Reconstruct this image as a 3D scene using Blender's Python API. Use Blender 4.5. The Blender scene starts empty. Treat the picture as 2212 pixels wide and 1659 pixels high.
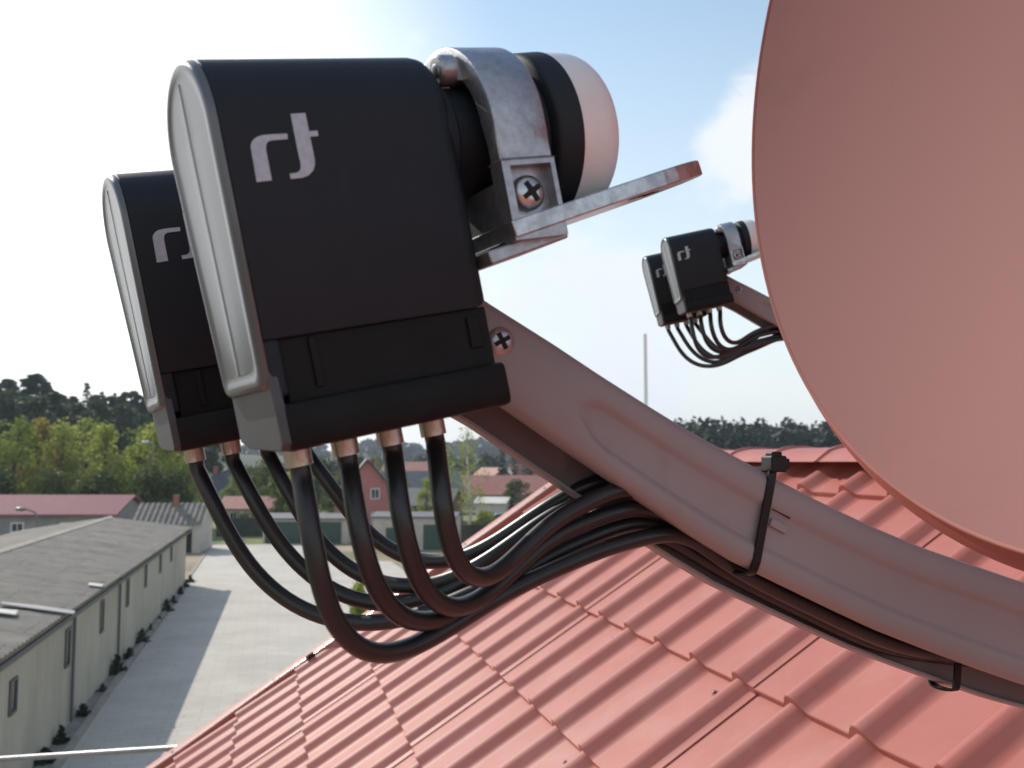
import bpy, bmesh, math, random
from mathutils import Vector, Matrix, noise
R = math.radians
scene = bpy.context.scene
COL = scene.collection
H = 8.0                                   # camera height above the yard
F = 945.0; PIT = math.atan((462.24 - 384) / F)
EYE = Vector((0, 0, H))

# ------------------------------------------------------------------ measuring helpers
def ray(px, py):
    u = (px - 512) / F; v = (384 - py) / F
    return Vector((u, math.cos(PIT) - v * math.sin(PIT), math.sin(PIT) + v * math.cos(PIT)))
K22 = 1024 / 2212
def frame(azd):
    a = R(azd)
    return Vector((math.sin(a), math.cos(a), 0)), Vector((-math.cos(a), math.sin(a), 0))
def on_plane(px, py, n, d):               # point of the ray on the plane n.(p-EYE)=d
    r = ray(px, py); return EYE + r * (d / n.dot(r))
def ground_at(px, py, z=0.0):
    r = ray(px, py); return EYE + r * ((z - H) / r.z)
def at_depth(px, py, dist):
    r = ray(px, py); return EYE + r * (dist / r.y)

# ------------------------------------------------------------------ mesh builder
class MB:
    def __init__(s): s.v = []; s.f = []
    def add(s, vs, fs):
        b = len(s.v); s.v += [Vector(p) for p in vs]; s.f += [tuple(i + b for i in f) for f in fs]; return s
    def box(s, lo, hi):
        x0, y0, z0 = lo; x1, y1, z1 = hi
        return s.add([(x0,y0,z0),(x1,y0,z0),(x1,y1,z0),(x0,y1,z0),(x0,y0,z1),(x1,y0,z1),(x1,y1,z1),(x0,y1,z1)],
              [(3,2,1,0),(4,5,6,7),(0,1,5,4),(1,2,6,5),(2,3,7,6),(3,0,4,7)])
    def prism(s, poly, axis, lo, hi):
        """poly of 2-D points extruded along axis ('x','y','z')"""
        n = len(poly)
        def m(p, h): return {'x': (h, p[0], p[1]), 'y': (p[0], h, p[1]), 'z': (p[0], p[1], h)}[axis]
        vs = [m(p, lo) for p in poly] + [m(p, hi) for p in poly]
        fs = [tuple(range(n - 1, -1, -1)), tuple(range(n, 2 * n))]
        fs += [(i, (i + 1) % n, n + (i + 1) % n, n + i) for i in range(n)]
        return s.add(vs, fs)
    def grid(s, rows, closed=False):
        n = len(rows[0]); vs = [p for r in rows for p in r]; fs = []
        for i in range(len(rows) - 1):
            for j in range(n if closed else n - 1):
                k = (j + 1) % n
                fs.append((i * n + j, i * n + k, (i + 1) * n + k, (i + 1) * n + j))
        return s.add(vs, fs)
    def tube(s, path, r, n=12, caps=True):
        path = [Vector(p) for p in path]; m = len(path)
        rs = r if isinstance(r, (list, tuple)) else [r] * m
        t = (path[1] - path[0]).normalized()
        up = t.orthogonal().normalized(); rows = []
        for i, p in enumerate(path):
            if i == 0: d = path[1] - path[0]
            elif i == m - 1: d = path[-1] - path[-2]
            else: d = path[i + 1] - path[i - 1]
            d.normalize(); up = (up - d * up.dot(d)).normalized(); w = d.cross(up)
            rows.append([p + (up * math.cos(a) + w * math.sin(a)) * rs[i] for a in [2 * math.pi * k / n for k in range(n)]])
        b = len(s.v); s.grid(rows, True)
        if caps: s.f += [tuple(b + k for k in range(n - 1, -1, -1)), tuple(b + (m - 1) * n + k for k in range(n))]
        return s
    def lathe(s, prof, axis='x', c=(0, 0, 0), n=48, capped=True):
        """prof: list of (along, radius)"""
        rows = []
        for h, r in prof:
            row = []
            for k in range(n):
                a = 2 * math.pi * k / n; p, q = r * math.cos(a), r * math.sin(a)
                o = {'x': (h, p, q), 'y': (q, h, p), 'z': (p, q, h)}[axis]
                row.append(Vector(o) + Vector(c))
            rows.append(row)
        b = len(s.v); s.grid(rows, True); m = len(prof)
        if capped: s.f += [tuple(b + k for k in range(n - 1, -1, -1)), tuple(b + (m - 1) * n + k for k in range(n))]
        return s
    def build(s, name, mat, parent=None, smooth=None, bevel=0, seg=2, solid=0):
        me = bpy.data.meshes.new(name); me.from_pydata([tuple(p) for p in s.v], [], s.f)
        bm = bmesh.new(); bm.from_mesh(me)
        if bevel:
            bmesh.ops.remove_doubles(bm, verts=bm.verts, dist=1e-6)
            es = [e for e in bm.edges if len(e.link_faces) == 2 and e.calc_face_angle(0) > R(35)]
            bmesh.ops.bevel(bm, geom=es, offset=bevel, segments=seg, profile=.5, affect='EDGES', clamp_overlap=True)
        if smooth is not None:
            for f in bm.faces: f.smooth = True
            for e in bm.edges:
                if len(e.link_faces) != 2 or e.calc_face_angle(0) > R(smooth): e.smooth = False
        bm.to_mesh(me); bm.free()
        me.materials.append(mat)
        o = bpy.data.objects.new(name, me); COL.objects.link(o)
        if parent: o.parent = parent
        if solid:
            md = o.modifiers.new('thickness', 'SOLIDIFY'); md.thickness = abs(solid); md.offset = 1 if solid > 0 else -1
        return o

def tag(o, label, cat, group=None):
    o['label'] = label; o['category'] = cat
    if group: o['group'] = group
    return o
def struct(o): o['kind'] = 'structure'; return o
def stuff(o, label, cat): o['kind'] = 'stuff'; return tag(o, label, cat)
def empty(name, label, cat, mat=None, group=None):
    o = bpy.data.objects.new(name, None); COL.objects.link(o); o.empty_display_size = .05
    if mat is not None: o.matrix_world = mat
    return tag(o, label, cat, group)
def basis(x, y, z, loc):
    m = Matrix((x, y, z)).transposed().to_4x4(); m.translation = loc; return m
def copy_tree(o, parent=None):
    c = o.copy(); COL.objects.link(c)
    if parent: c.parent = parent
    for ch in [k for k in bpy.data.objects if k.parent == o]: copy_tree(ch, c)
    return c
def smoothstep(a, b, x):
    t = max(0, min(1, (x - a) / (b - a))); return t * t * (3 - 2 * t)
def interp(xs, ys, x):
    if x <= xs[0]: return ys[0] + (ys[1] - ys[0]) * (x - xs[0]) / (xs[1] - xs[0])
    for i in range(len(xs) - 1):
        if x <= xs[i + 1]: return ys[i] + (ys[i + 1] - ys[i]) * (x - xs[i]) / (xs[i + 1] - xs[i])
    return ys[-1] + (ys[-1] - ys[-2]) * (x - xs[-1]) / (xs[-1] - xs[-2])
def catmull(pts, n=8):
    P = [Vector(p) for p in pts]; P = [2 * P[0] - P[1]] + P + [2 * P[-1] - P[-2]]; out = []
    for i in range(1, len(P) - 2):
        for k in range(n):
            t = k / n; a, b, c, d = P[i - 1:i + 3]
            out.append(.5 * (2 * b + (c - a) * t + (2 * a - 5 * b + 4 * c - d) * t * t + (3 * b - a - 3 * c + d) * t ** 3))
    out.append(P[-2]); return out

# ------------------------------------------------------------------ materials
def mat(name, col, rough=.5, metal=0, spec=.5, col2=None, nscale=5, ndetail=4, lo=.4, hi=.6,
        bump=0, bscale=200, coat=0, coords='Object', stretch=None, bdist=.001, dust=None):
    m = bpy.data.materials.new(name); m.use_nodes = True
    nt = m.node_tree; N = nt.nodes; L = nt.links; b = N['Principled BSDF']
    b.inputs['Base Color'].default_value = (*col, 1); b.inputs['Roughness'].default_value = rough
    b.inputs['Metallic'].default_value = metal; b.inputs['Specular IOR Level'].default_value = spec
    b.inputs['Coat Weight'].default_value = coat
    tc = N.new('ShaderNodeTexCoord'); vec = tc.outputs[coords]
    if stretch:
        mp = N.new('ShaderNodeMapping'); mp.inputs['Scale'].default_value = stretch
        L.new(vec, mp.inputs[0]); vec = mp.outputs[0]
    if col2:
        t = N.new('ShaderNodeTexNoise'); t.inputs['Scale'].default_value = nscale; t.inputs['Detail'].default_value = ndetail
        t.inputs['Roughness'].default_value = .65
        L.new(vec, t.inputs['Vector'])
        r = N.new('ShaderNodeMapRange'); r.inputs[1].default_value = lo; r.inputs[2].default_value = hi
        L.new(t.outputs[0], r.inputs[0])
        mx = N.new('ShaderNodeMix'); mx.data_type = 'RGBA'
        mx.inputs[6].default_value = (*col, 1); mx.inputs[7].default_value = (*col2, 1)
        L.new(r.outputs[0], mx.inputs[0]); L.new(mx.outputs[2], b.inputs['Base Color'])
    if dust:                                             # settled dust / rain marks: (colour, scale, lo, hi, amount, stretch)
        dc, ds, dl, dh, da, dst = dust
        mp2 = N.new('ShaderNodeMapping'); mp2.inputs['Scale'].default_value = dst; L.new(tc.outputs[coords], mp2.inputs[0])
        t = N.new('ShaderNodeTexNoise'); t.inputs['Scale'].default_value = ds; t.inputs['Detail'].default_value = 8; t.inputs['Roughness'].default_value = .7
        L.new(mp2.outputs[0], t.inputs['Vector'])
        r = N.new('ShaderNodeMapRange'); r.inputs[1].default_value = dl; r.inputs[2].default_value = dh; r.inputs[4].default_value = da; L.new(t.outputs[0], r.inputs[0])
        m2 = N.new('ShaderNodeMix'); m2.data_type = 'RGBA'; m2.inputs[7].default_value = (*dc, 1); L.new(r.outputs[0], m2.inputs[0])
        if b.inputs['Base Color'].links: L.new(b.inputs['Base Color'].links[0].from_socket, m2.inputs[6])
        else: m2.inputs[6].default_value = (*col, 1)
        L.new(m2.outputs[2], b.inputs['Base Color'])
    if bump:
        t = N.new('ShaderNodeTexNoise'); t.inputs['Scale'].default_value = bscale; t.inputs['Detail'].default_value = 3
        L.new(vec, t.inputs['Vector'])
        bn = N.new('ShaderNodeBump'); bn.inputs['Strength'].default_value = bump; bn.inputs['Distance'].default_value = bdist
        L.new(t.outputs[0], bn.inputs['Height']); L.new(bn.outputs[0], b.inputs['Normal'])
    return m
def leafmat(name, c1, c2, scale=.35, trans=.35):
    m = bpy.data.materials.new(name); m.use_nodes = True; nt = m.node_tree; N = nt.nodes; L = nt.links
    b = N['Principled BSDF']; b.inputs['Roughness'].default_value = .6; b.inputs['Specular IOR Level'].default_value = .25
    tc = N.new('ShaderNodeTexCoord'); oi = N.new('ShaderNodeObjectInfo')
    t = N.new('ShaderNodeTexNoise'); t.inputs['Scale'].default_value = scale; t.inputs['Detail'].default_value = 3
    L.new(tc.outputs['Object'], t.inputs['Vector'])
    ad = N.new('ShaderNodeMath'); ad.operation = 'MULTIPLY_ADD'; ad.inputs[1].default_value = .55; ad.inputs[2].default_value = -.275
    L.new(oi.outputs['Random'], ad.inputs[0])
    a2 = N.new('ShaderNodeMath'); a2.operation = 'ADD'; L.new(t.outputs[0], a2.inputs[0]); L.new(ad.outputs[0], a2.inputs[1])
    r = N.new('ShaderNodeMapRange'); r.inputs[1].default_value = .25; r.inputs[2].default_value = .75; L.new(a2.outputs[0], r.inputs[0])
    mx = N.new('ShaderNodeMix'); mx.data_type = 'RGBA'; mx.inputs[6].default_value = (*c1, 1); mx.inputs[7].default_value = (*c2, 1)
    L.new(r.outputs[0], mx.inputs[0]); L.new(mx.outputs[2], b.inputs['Base Color'])
    tr = N.new('ShaderNodeBsdfTranslucent'); L.new(mx.outputs[2], tr.inputs[0])
    ms = N.new('ShaderNodeMixShader'); ms.inputs[0].default_value = trans
    L.new(b.outputs[0], ms.inputs[1]); L.new(tr.outputs[0], ms.inputs[2]); L.new(ms.outputs[0], N['Material Output'].inputs[0])
    return m
M = {}
M['black'] = mat('black_plastic', (.0080, .0122, .0170), .58, spec=.30, bump=.12, bscale=2500, col2=(.0105, .014, .0185), nscale=30, dust=((.035, .034, .033), 45, .60, .80, .35, (1, 1, .5)), bdist=.0003)
M['blackin'] = mat('black_plastic_smooth', (.004, .0045, .005), .6, spec=.22, col2=(.006, .0064, .007), nscale=60)
M['cover'] = mat('silver_grey_cover', (.105, .112, .12), .24, metal=.38, col2=(.118, .125, .133), nscale=12, bump=.05, bscale=1500, bdist=.0003)
M['greyface'] = mat('grey_plastic', (.048, .050, .053), .55, col2=(.058, .06, .063), nscale=40, bump=.05, bscale=900, bdist=.0003)
M['logo'] = mat('silver_print', (.36, .37, .40), .45, metal=.35, col2=(.42, .42, .45), nscale=400)
M['white'] = mat('white_plastic', (.74, .72, .70), .45, col2=(.70, .67, .65), nscale=15)
M['zinc'] = mat('cast_zinc', (.30, .30, .32), .38, metal=.85, col2=(.42, .42, .44), nscale=260, ndetail=8, lo=.35, hi=.65, bump=.25, bscale=700, bdist=.0005)
M['steel'] = mat('plated_steel', (.52, .54, .55), .28, metal=.9, col2=(.44, .46, .47), nscale=90)
M['rail'] = mat('galvanised_plate', (.55, .55, .56), .30, metal=.9, col2=(.36, .35, .36), nscale=120, ndetail=6, bump=.2, bscale=350, bdist=.0006)
M['brass'] = mat('nickel_connector', (.50, .43, .38), .30, metal=.95, col2=(.40, .34, .30), nscale=300)
M['cable'] = mat('black_cable_jacket', (.012, .012, .013), .36, col2=(.018, .017, .017), nscale=40, bump=.1, bscale=400, bdist=.0004)
M['tie'] = mat('black_nylon', (.006, .006, .007), .35, spec=.3)
M['dark'] = mat('dark_slot', (.006, .006, .006), .8)
M['dish'] = mat('dish_paint', (.235, .070, .059), .46, spec=.26, col2=(.20, .056, .046), nscale=6, ndetail=8, lo=.52, hi=.78, dust=((.16, .06, .05), 9, .60, .80, .55, (1, 1, .5)), bump=.14, bscale=900, bdist=.0004)
M['dishback'] = mat('dish_bounce_tint', (.30, .085, .062), .5, spec=.25, col2=(.27, .075, .054), nscale=9)  # dish paint made redder: the roof's bounce light is put into the colour
M['arm'] = mat('arm_paint', (.27, .225, .225), .46, col2=(.248, .205, .204), nscale=7, dust=((.22, .17, .15), 25, .58, .76, .5, (1, 1, .4)), bump=.2, bscale=1500, bdist=.0003)
M['roof'] = mat('coated_roof_steel', (.395, .130, .104), .5, spec=.28, col2=(.345, .106, .083), nscale=3.2, ndetail=9, lo=.40, hi=.72, dust=((.44, .23, .19), 5, .48, .74, .45, (1, 1, .35)), bump=.06, bscale=500, bdist=.0005)
M['roofedge'] = mat('roof_trim', (.42, .145, .115), .5, spec=.3, col2=(.38, .125, .1), nscale=5)
M['screw'] = mat('roof_screw', (.16, .05, .04), .5)
M['wire'] = mat('aluminium_wire', (.78, .76, .70), .25, metal=1)
M['pipe'] = mat('galvanised_pipe', (.25, .25, .26), .4, metal=.6, col2=(.30, .29, .29), nscale=8)
M['ash'] = mat('fibre_cement', (.26, .235, .195), .9, col2=(.15, .138, .118), nscale=1.4, ndetail=8, lo=.35, hi=.68)
M['ashridge'] = mat('fibre_cement_ridge', (.40, .36, .29), .9, col2=(.30, .27, .22), nscale=2)
M['barnwall'] = mat('old_plaster', (.43, .388, .305), .9, col2=(.31, .275, .21), nscale=.55, ndetail=8, lo=.42, hi=.72, stretch=(1, 1, .35))
M['glassdark'] = mat('dark_window', (.03, .035, .035), .25)
M['shutter'] = mat('weathered_frame', (.10, .10, .095), .7)
M['slab'] = mat('concrete_paving', (.50, .462, .40), .85, col2=(.42, .388, .335), nscale=.35, ndetail=7, lo=.4, hi=.65)
M['kerb'] = mat('kerb_concrete', (.34, .31, .27), .9, col2=(.26, .24, .2), nscale=2)
M['soil'] = mat('sandy_ground', (.33, .25, .17), .95, col2=(.12, .13, .05), nscale=.12, ndetail=8, lo=.42, hi=.62)
M['grass'] = mat('rough_grass', (.13, .16, .035), .95, col2=(.25, .22, .10), nscale=.3, ndetail=8, lo=.45, hi=.7)
M['damp'] = mat('gravel_strip', (.30, .28, .25), .95, col2=(.22, .205, .18), nscale=1.5, ndetail=6)
M['pinkroof'] = mat('faded_red_sheet', (.27, .12, .13), .8, spec=.2, col2=(.24, .105, .112), nscale=1, stretch=(6, 1, 1))
M['greywall'] = mat('grey_render', (.30, .29, .27), .9, col2=(.24, .23, .21), nscale=.8)
M['palewall'] = mat('pale_render', (.52, .48, .41), .9, col2=(.44, .40, .34), nscale=.8)
M['whitewall'] = mat('white_render', (.68, .65, .60), .9, col2=(.6, .57, .52), nscale=.8)
M['pinkwall'] = mat('pink_render', (.52, .19, .17), .9, col2=(.47, .17, .15), nscale=.6)
M['yellowwall'] = mat('yellow_render', (.55, .40, .13), .9, col2=(.48, .35, .12), nscale=.6)
M['maroon'] = mat('maroon_render', (.16, .07, .065), .9)
M['darkroof'] = mat('slate_roof', (.075, .075, .082), .6, col2=(.055, .055, .06), nscale=2, stretch=(1, 1, 4))
M['greyroof'] = mat('grey_roof', (.16, .16, .16), .7, col2=(.12, .12, .125), nscale=2)
M['redroof'] = mat('brick_red_roof', (.34, .13, .095), .7, col2=(.26, .10, .08), nscale=1.5)
M['greendoor'] = mat('green_door', (.03, .075, .055), .5, col2=(.025, .06, .045), nscale=3, stretch=(8, 1, 1))
M['hedge'] = mat('dark_fence', (.03, .036, .028), .8, col2=(.045, .05, .04), nscale=2)
M['brick'] = mat('brick_base', (.30, .12, .08), .9)
M['frame'] = mat('white_window_frame', (.75, .75, .73), .5)
M['bark'] = mat('bark', (.10, .075, .055), .9, col2=(.06, .045, .035), nscale=3)
M['birchbark'] = mat('birch_bark', (.55, .53, .48), .8, col2=(.12, .11, .1), nscale=2, lo=.55, hi=.65)
M['lamp'] = mat('lamp_grey', (.16, .165, .17), .4, metal=.3)
M['lamphead'] = mat('lamp_glass', (.6, .6, .6), .2)
M['carpaint_d'] = mat('dark_car_paint', (.03, .033, .04), .2, coat=.6)
M['carpaint_s'] = mat('silver_car_paint', (.55, .56, .58), .25, metal=.4, coat=.6)
M['tyre'] = mat('tyre', (.015, .015, .015), .8)
M['yleaf'] = leafmat('spring_leaves', (.19, .25, .04), (.42, .44, .09), .28, .5)
M['oleaf'] = leafmat('bronze_spring_leaves', (.24, .165, .045), (.36, .29, .07), .3, .45)
M['gleaf'] = leafmat('green_leaves', (.055, .085, .018), (.13, .17, .035), .4)
M['pine'] = leafmat('pine_needles', (.03, .056, .03), (.075, .115, .05), .25, .25)
M['conifer'] = leafmat('conifer_needles', (.020, .038, .028), (.04, .065, .038), .3, .15)
M['birch'] = leafmat('birch_leaves', (.13, .17, .02), (.30, .33, .06), .5)
M['weed'] = leafmat('dark_weeds', (.03, .034, .018), (.06, .065, .035), 2, .2)
M['forestfloor'] = mat('forest_floor', (.04, .06, .035), .95, col2=(.06, .075, .04), nscale=.02, ndetail=6)
M['farwood'] = leafmat('far_woodland', (.024, .045, .028), (.05, .08, .04), .03, .15)

# corrugated material for the fibre-cement roofs (bump along one axis)
def corrugate(m, axis, period, strength=.6, dist=.03):
    nt = m.node_tree; N = nt.nodes; L = nt.links
    tc = N.new('ShaderNodeTexCoord'); w = N.new('ShaderNodeTexWave'); w.bands_direction = axis
    w.inputs['Scale'].default_value = 2 * math.pi / 20 / period; w.inputs['Distortion'].default_value = .15
    L.new(tc.outputs['Object'], w.inputs['Vector'])
    b = N.new('ShaderNodeBump'); b.inputs['Strength'].default_value = strength; b.inputs['Distance'].default_value = dist
    L.new(w.outputs[1], b.inputs['Height']); L.new(b.outputs[0], N['Principled BSDF'].inputs['Normal'])
corrugate(M['pinkroof'], 'X', .3)

# ------------------------------------------------------------------ the antenna frame
# ANT: x = boresight side (towards the reflector), y = across the arm, z = up; origin below the eye
AX, AB = frame(68); ZUP = Vector((0, 0, 1))
ANT = basis(AX, AB, ZUP, EYE)
ARM_Y0, ARM_Y1 = .382, .414
ORG = ANT @ Vector((.40, .4245, -.06))
ANT_M = basis(AX, AB, ZUP, ORG)
def A2L(x, y, z): return Vector((x - .40, y - .4245, z + .06))     # antenna metres -> local of the dish empty

def make_dish():
    root = empty('satellite_dish', 'large salmon dish at the right edge, its arm crossing in front of the tiled roof', 'satellite dish', ANT_M)
    inv = ANT_M.inverted()
    # reflector -------------------------------------------------------
    DX, DB = frame(68)
    tau = .092; c = EYE + DX * .622 + DB * .425 + ZUP * .373; rad = .411
    n = -DX * math.cos(tau) + ZUP * math.sin(tau); h = DX * math.sin(tau) + ZUP * math.cos(tau)
    def P(rho, a, back): return inv @ (c + DB * (rad * rho * math.cos(a)) + h * (rad * 1.08 * rho * math.sin(a)) - n * back)
    na = 160
    def ring(rho, back): return [P(rho, 2 * math.pi * k / na, back) for k in range(na)]
    depth = .068
    prof = [(r, depth * (1 - r * r)) for r in [.02, .1, .2, .3, .4, .5, .6, .7, .78, .85, .9, .94, .97, .985, .993]]
    mb = MB(); mb.grid([ring(r, b) for r, b in prof], True); mb.f.append(tuple(range(na)))
    refl = mb.build('reflector', M['dish'], root, smooth=40)
    rim = MB(); pr = []
    pr = [(.9925, .0009), (.9965, .0001), (.9990, -.0002), (1.0010, .0004), (1.0020, .0018), (1.0012, .0040), (1.0040, .0058), (1.0160, .0095), (1.0300, .0160), (1.0340, .0190), (1.0330, .0215), (1.0280, .0225), (.985, .0200)]
    rim.grid([ring(r, b) for r, b in pr], True)
    rim.build('rim', M['dishback'], root, smooth=50)
    bk = MB(); bk.grid([ring(r, .010 + depth * (1 - r * r) * 1.02) for r in [.985, .9, .8, .65, .5, .35, .2, .05]], True)
    bk.build('reflector_back', M['dishback'], root, smooth=40)
    # arm ------------------------------------------------------------
    xs = [.12, .145, .175, .198, .222, .247, .273, .300, .328, .357, .388, .42, .457, .52, .60, .68]
    zt = [.0825, .068, .052, .039, .026, .013, .001, -.0115, -.0235, -.035, -.046, -.0555, -.0665, -.082, -.098, -.112]
    zb = [.043, .030, .011, -.003, -.018, -.033, -.0475, -.0595, -.072, -.0845, -.096, -.1075, -.120, -.138, -.154, -.168]
    st = []; x = .12
    while x < .68: st.append(x); x += .004 if x < .21 else .012
    rows = []
    for x in st:
        t = interp(xs, zt, x); b = interp(xs, zb, x); hh = t - b
        g = .235 * math.sqrt(max(0, min(1, (x - .186) / .012))) if x > .186 else 0.0001
        d = .0026 * smoothstep(.186, .192, x)
        r = .004
        sec = []
        y0, y1 = ARM_Y0, ARM_Y1
        sec += [(y0 + .010, b + .001), (y0 + .004, b), (y0 + .0012, b + .0012), (y0, b + .004)]
        m = b + hh * .46; w = hh * g
        sec += [(y0, m - w - .0022), (y0 + d * .15, m - w - .001), (y0 + d * .85, m - w + .001), (y0 + d, m - w + .0022)] if w > .003 else [(y0, m - .003), (y0, m - .002), (y0, m - .001), (y0, m)]
        sec += [(y0 + d, m + w - .0022), (y0 + d * .85, m + w - .001), (y0 + d * .15, m + w + .001), (y0, m + w + .0022)] if w > .003 else [(y0, m + .001), (y0, m + .002), (y0, m + .003), (y0, m + .004)]
        sec += [(y0, t - r), (y0 + .0012, t - .0012), (y0 + r, t)]
        sec += [(y1 - r, t), (y1 - .0012, t - .0012), (y1, t - r), (y1, m + .010), (y1 - d, m + .008), (y1 - d, m - .008), (y1, m - .010), (y1, b - .009), (y1 - .0012, b - .0118), (y1 - .004, b - .013), (y1 - .009, b - .012)]
        rows.append([A2L(x, y, z) for y, z in sec])
    mb = MB(); mb.grid(rows)
    arm = mb.build('feed_arm', M['arm'], root, smooth=50, solid=-.0014)
    # screw heads on the arm (left one half behind the receiver)
    def pan_screw(name, x, z, y, r, parent, mt, ang=.5):
        b = MB(); b.lathe([(y - .0034, .0006), (y - .0033, r * .45), (y - .0027, r * .8), (y - .0012, r), (y, r)], 'y', (0, 0, 0), 32)
        for p in b.v: q = A2L(x, 0, z); p.x += q.x; p.z += q.z; p.y += q.y
        o = b.build(name, mt, parent, smooth=40)
        s = MB()
        for k in (0, 1):
            a = ang + k * math.pi / 2; c0, s0 = math.cos(a), math.sin(a); l, w = r * .58, r * .15
            poly = [(c0 * i * l - s0 * j * w, s0 * i * l + c0 * j * w) for i, j in ((-1, -1), (1, -1), (1, 1), (-1, 1))]
            q = A2L(x, y, z)
            s.prism([(q.x + a_, q.z + b_) for a_, b_ in poly], 'y', q.y - .0037 - k * .0001, q.y - .0020)
        s.build('cross_recess', M['dark'], o)
        return o
    pan_screw('arm_screw', .1485, .0525, ARM_Y0, .0066, root, M['zinc'])
    # slot and pressed tab beside the strap
    q = MB(); cx, cz = .297, -.0235
    sl = Vector((.92, 0, -.40))
    def bar(x, z, l, w, y0, y1, mb):
        a = math.atan2(-.43, .9); c0, s0 = math.cos(a), math.sin(a)
        poly = [(c0 * i * l - s0 * j * w, s0 * i * l + c0 * j * w) for i, j in ((-1, -1), (1, -1), (1, 1), (-1, 1))]
        p = A2L(x, 0, z); mb.prism([(p.x + u, p.z + v) for u, v in poly], 'y', A2L(0, y0, 0).y, A2L(0, y1, 0).y)
    bar(.2965, -.0240, .0058, .0014, ARM_Y0 - .0003, ARM_Y0 + .004, q)
    q.build('slot', M['dark'], root)
    q = MB(); bar(.2945, -.0310, .0052, .0020, ARM_Y0 - .0006, ARM_Y0 + .004, q); q.build('pressed_tab', M['arm'], root, bevel=.0004)
    # bracket that ties the rail to the arm head
    q = MB(); q.prism([(x - .40, z + .06) for x, z in ((.110, .048), (.110, .085), (.124, .085), (.130, .07), (.130, .048))], 'y', .4035 - .4245, .446 - .4245)
    q.build('head_bracket', M['zinc'], root, bevel=.0015)
    # mast bracket and mast behind the reflector
    q = MB(); q.box(A2L(.625, .392, -.135), A2L(.76, .457, -.075)); q.box(A2L(.715, .375, -.0752), A2L(.765, .475, .42))
    q.build('mount_bracket', M['dishback'], root, bevel=.004)
    q = MB(); p = A2L(.796, .4245, 0); q.tube([(p.x, p.y, -.62), (p.x, p.y, .42)], .03, 24); q.build('mast', M['pipe'], root, smooth=40)
    return root
dish = make_dish()

# ------------------------------------------------------------------ the receiver heads (LNB)
E12 = R(12.5); LAZ = 61
def lnb_matrix(az, a, u, y, azb=61):
    """origin at (a,u) of the azb frame with across-distance y, own axis turned to az"""
    X, B = frame(azb); e = E12
    o = EYE + (X * math.cos(e) + ZUP * math.sin(e)) * a + (-X * math.sin(e) + ZUP * math.cos(e)) * u + B * y
    X2, B2 = frame(az)
    Av = X2 * math.cos(e) + ZUP * math.sin(e); Uv = -X2 * math.sin(e) + ZUP * math.cos(e)
    return basis(Av, B2, Uv, o)
HW = .0278                                             # half thickness of the head
A0, U0 = .098, -.0095                                  # local origin: middle of the underside
A1, U1 = .1281, -.0154                                  # the same point measured in the head's own frame
def la(a): return (a - A0) * 1.066
def lu(u): return (u - U0) * 1.01
AXU = .1118; FXU = .1053                                # axis of the round top, axis of the feed
X66, B66 = frame(LAZ)
def face_pt(cx, cy):                                   # a point of crop 1 -> local (a,u) on the near face
    px, py = (250 + cx / 2.011) / 2.53125, (100 + cy / 2.011) / 2.53125
    p = on_plane(px, py, B66, .31) - EYE
    X, Z = X66.dot(p), p.z
    return X * math.cos(E12) + Z * math.sin(E12) - A1, -X * math.sin(E12) + Z * math.cos(E12) - U1

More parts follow.
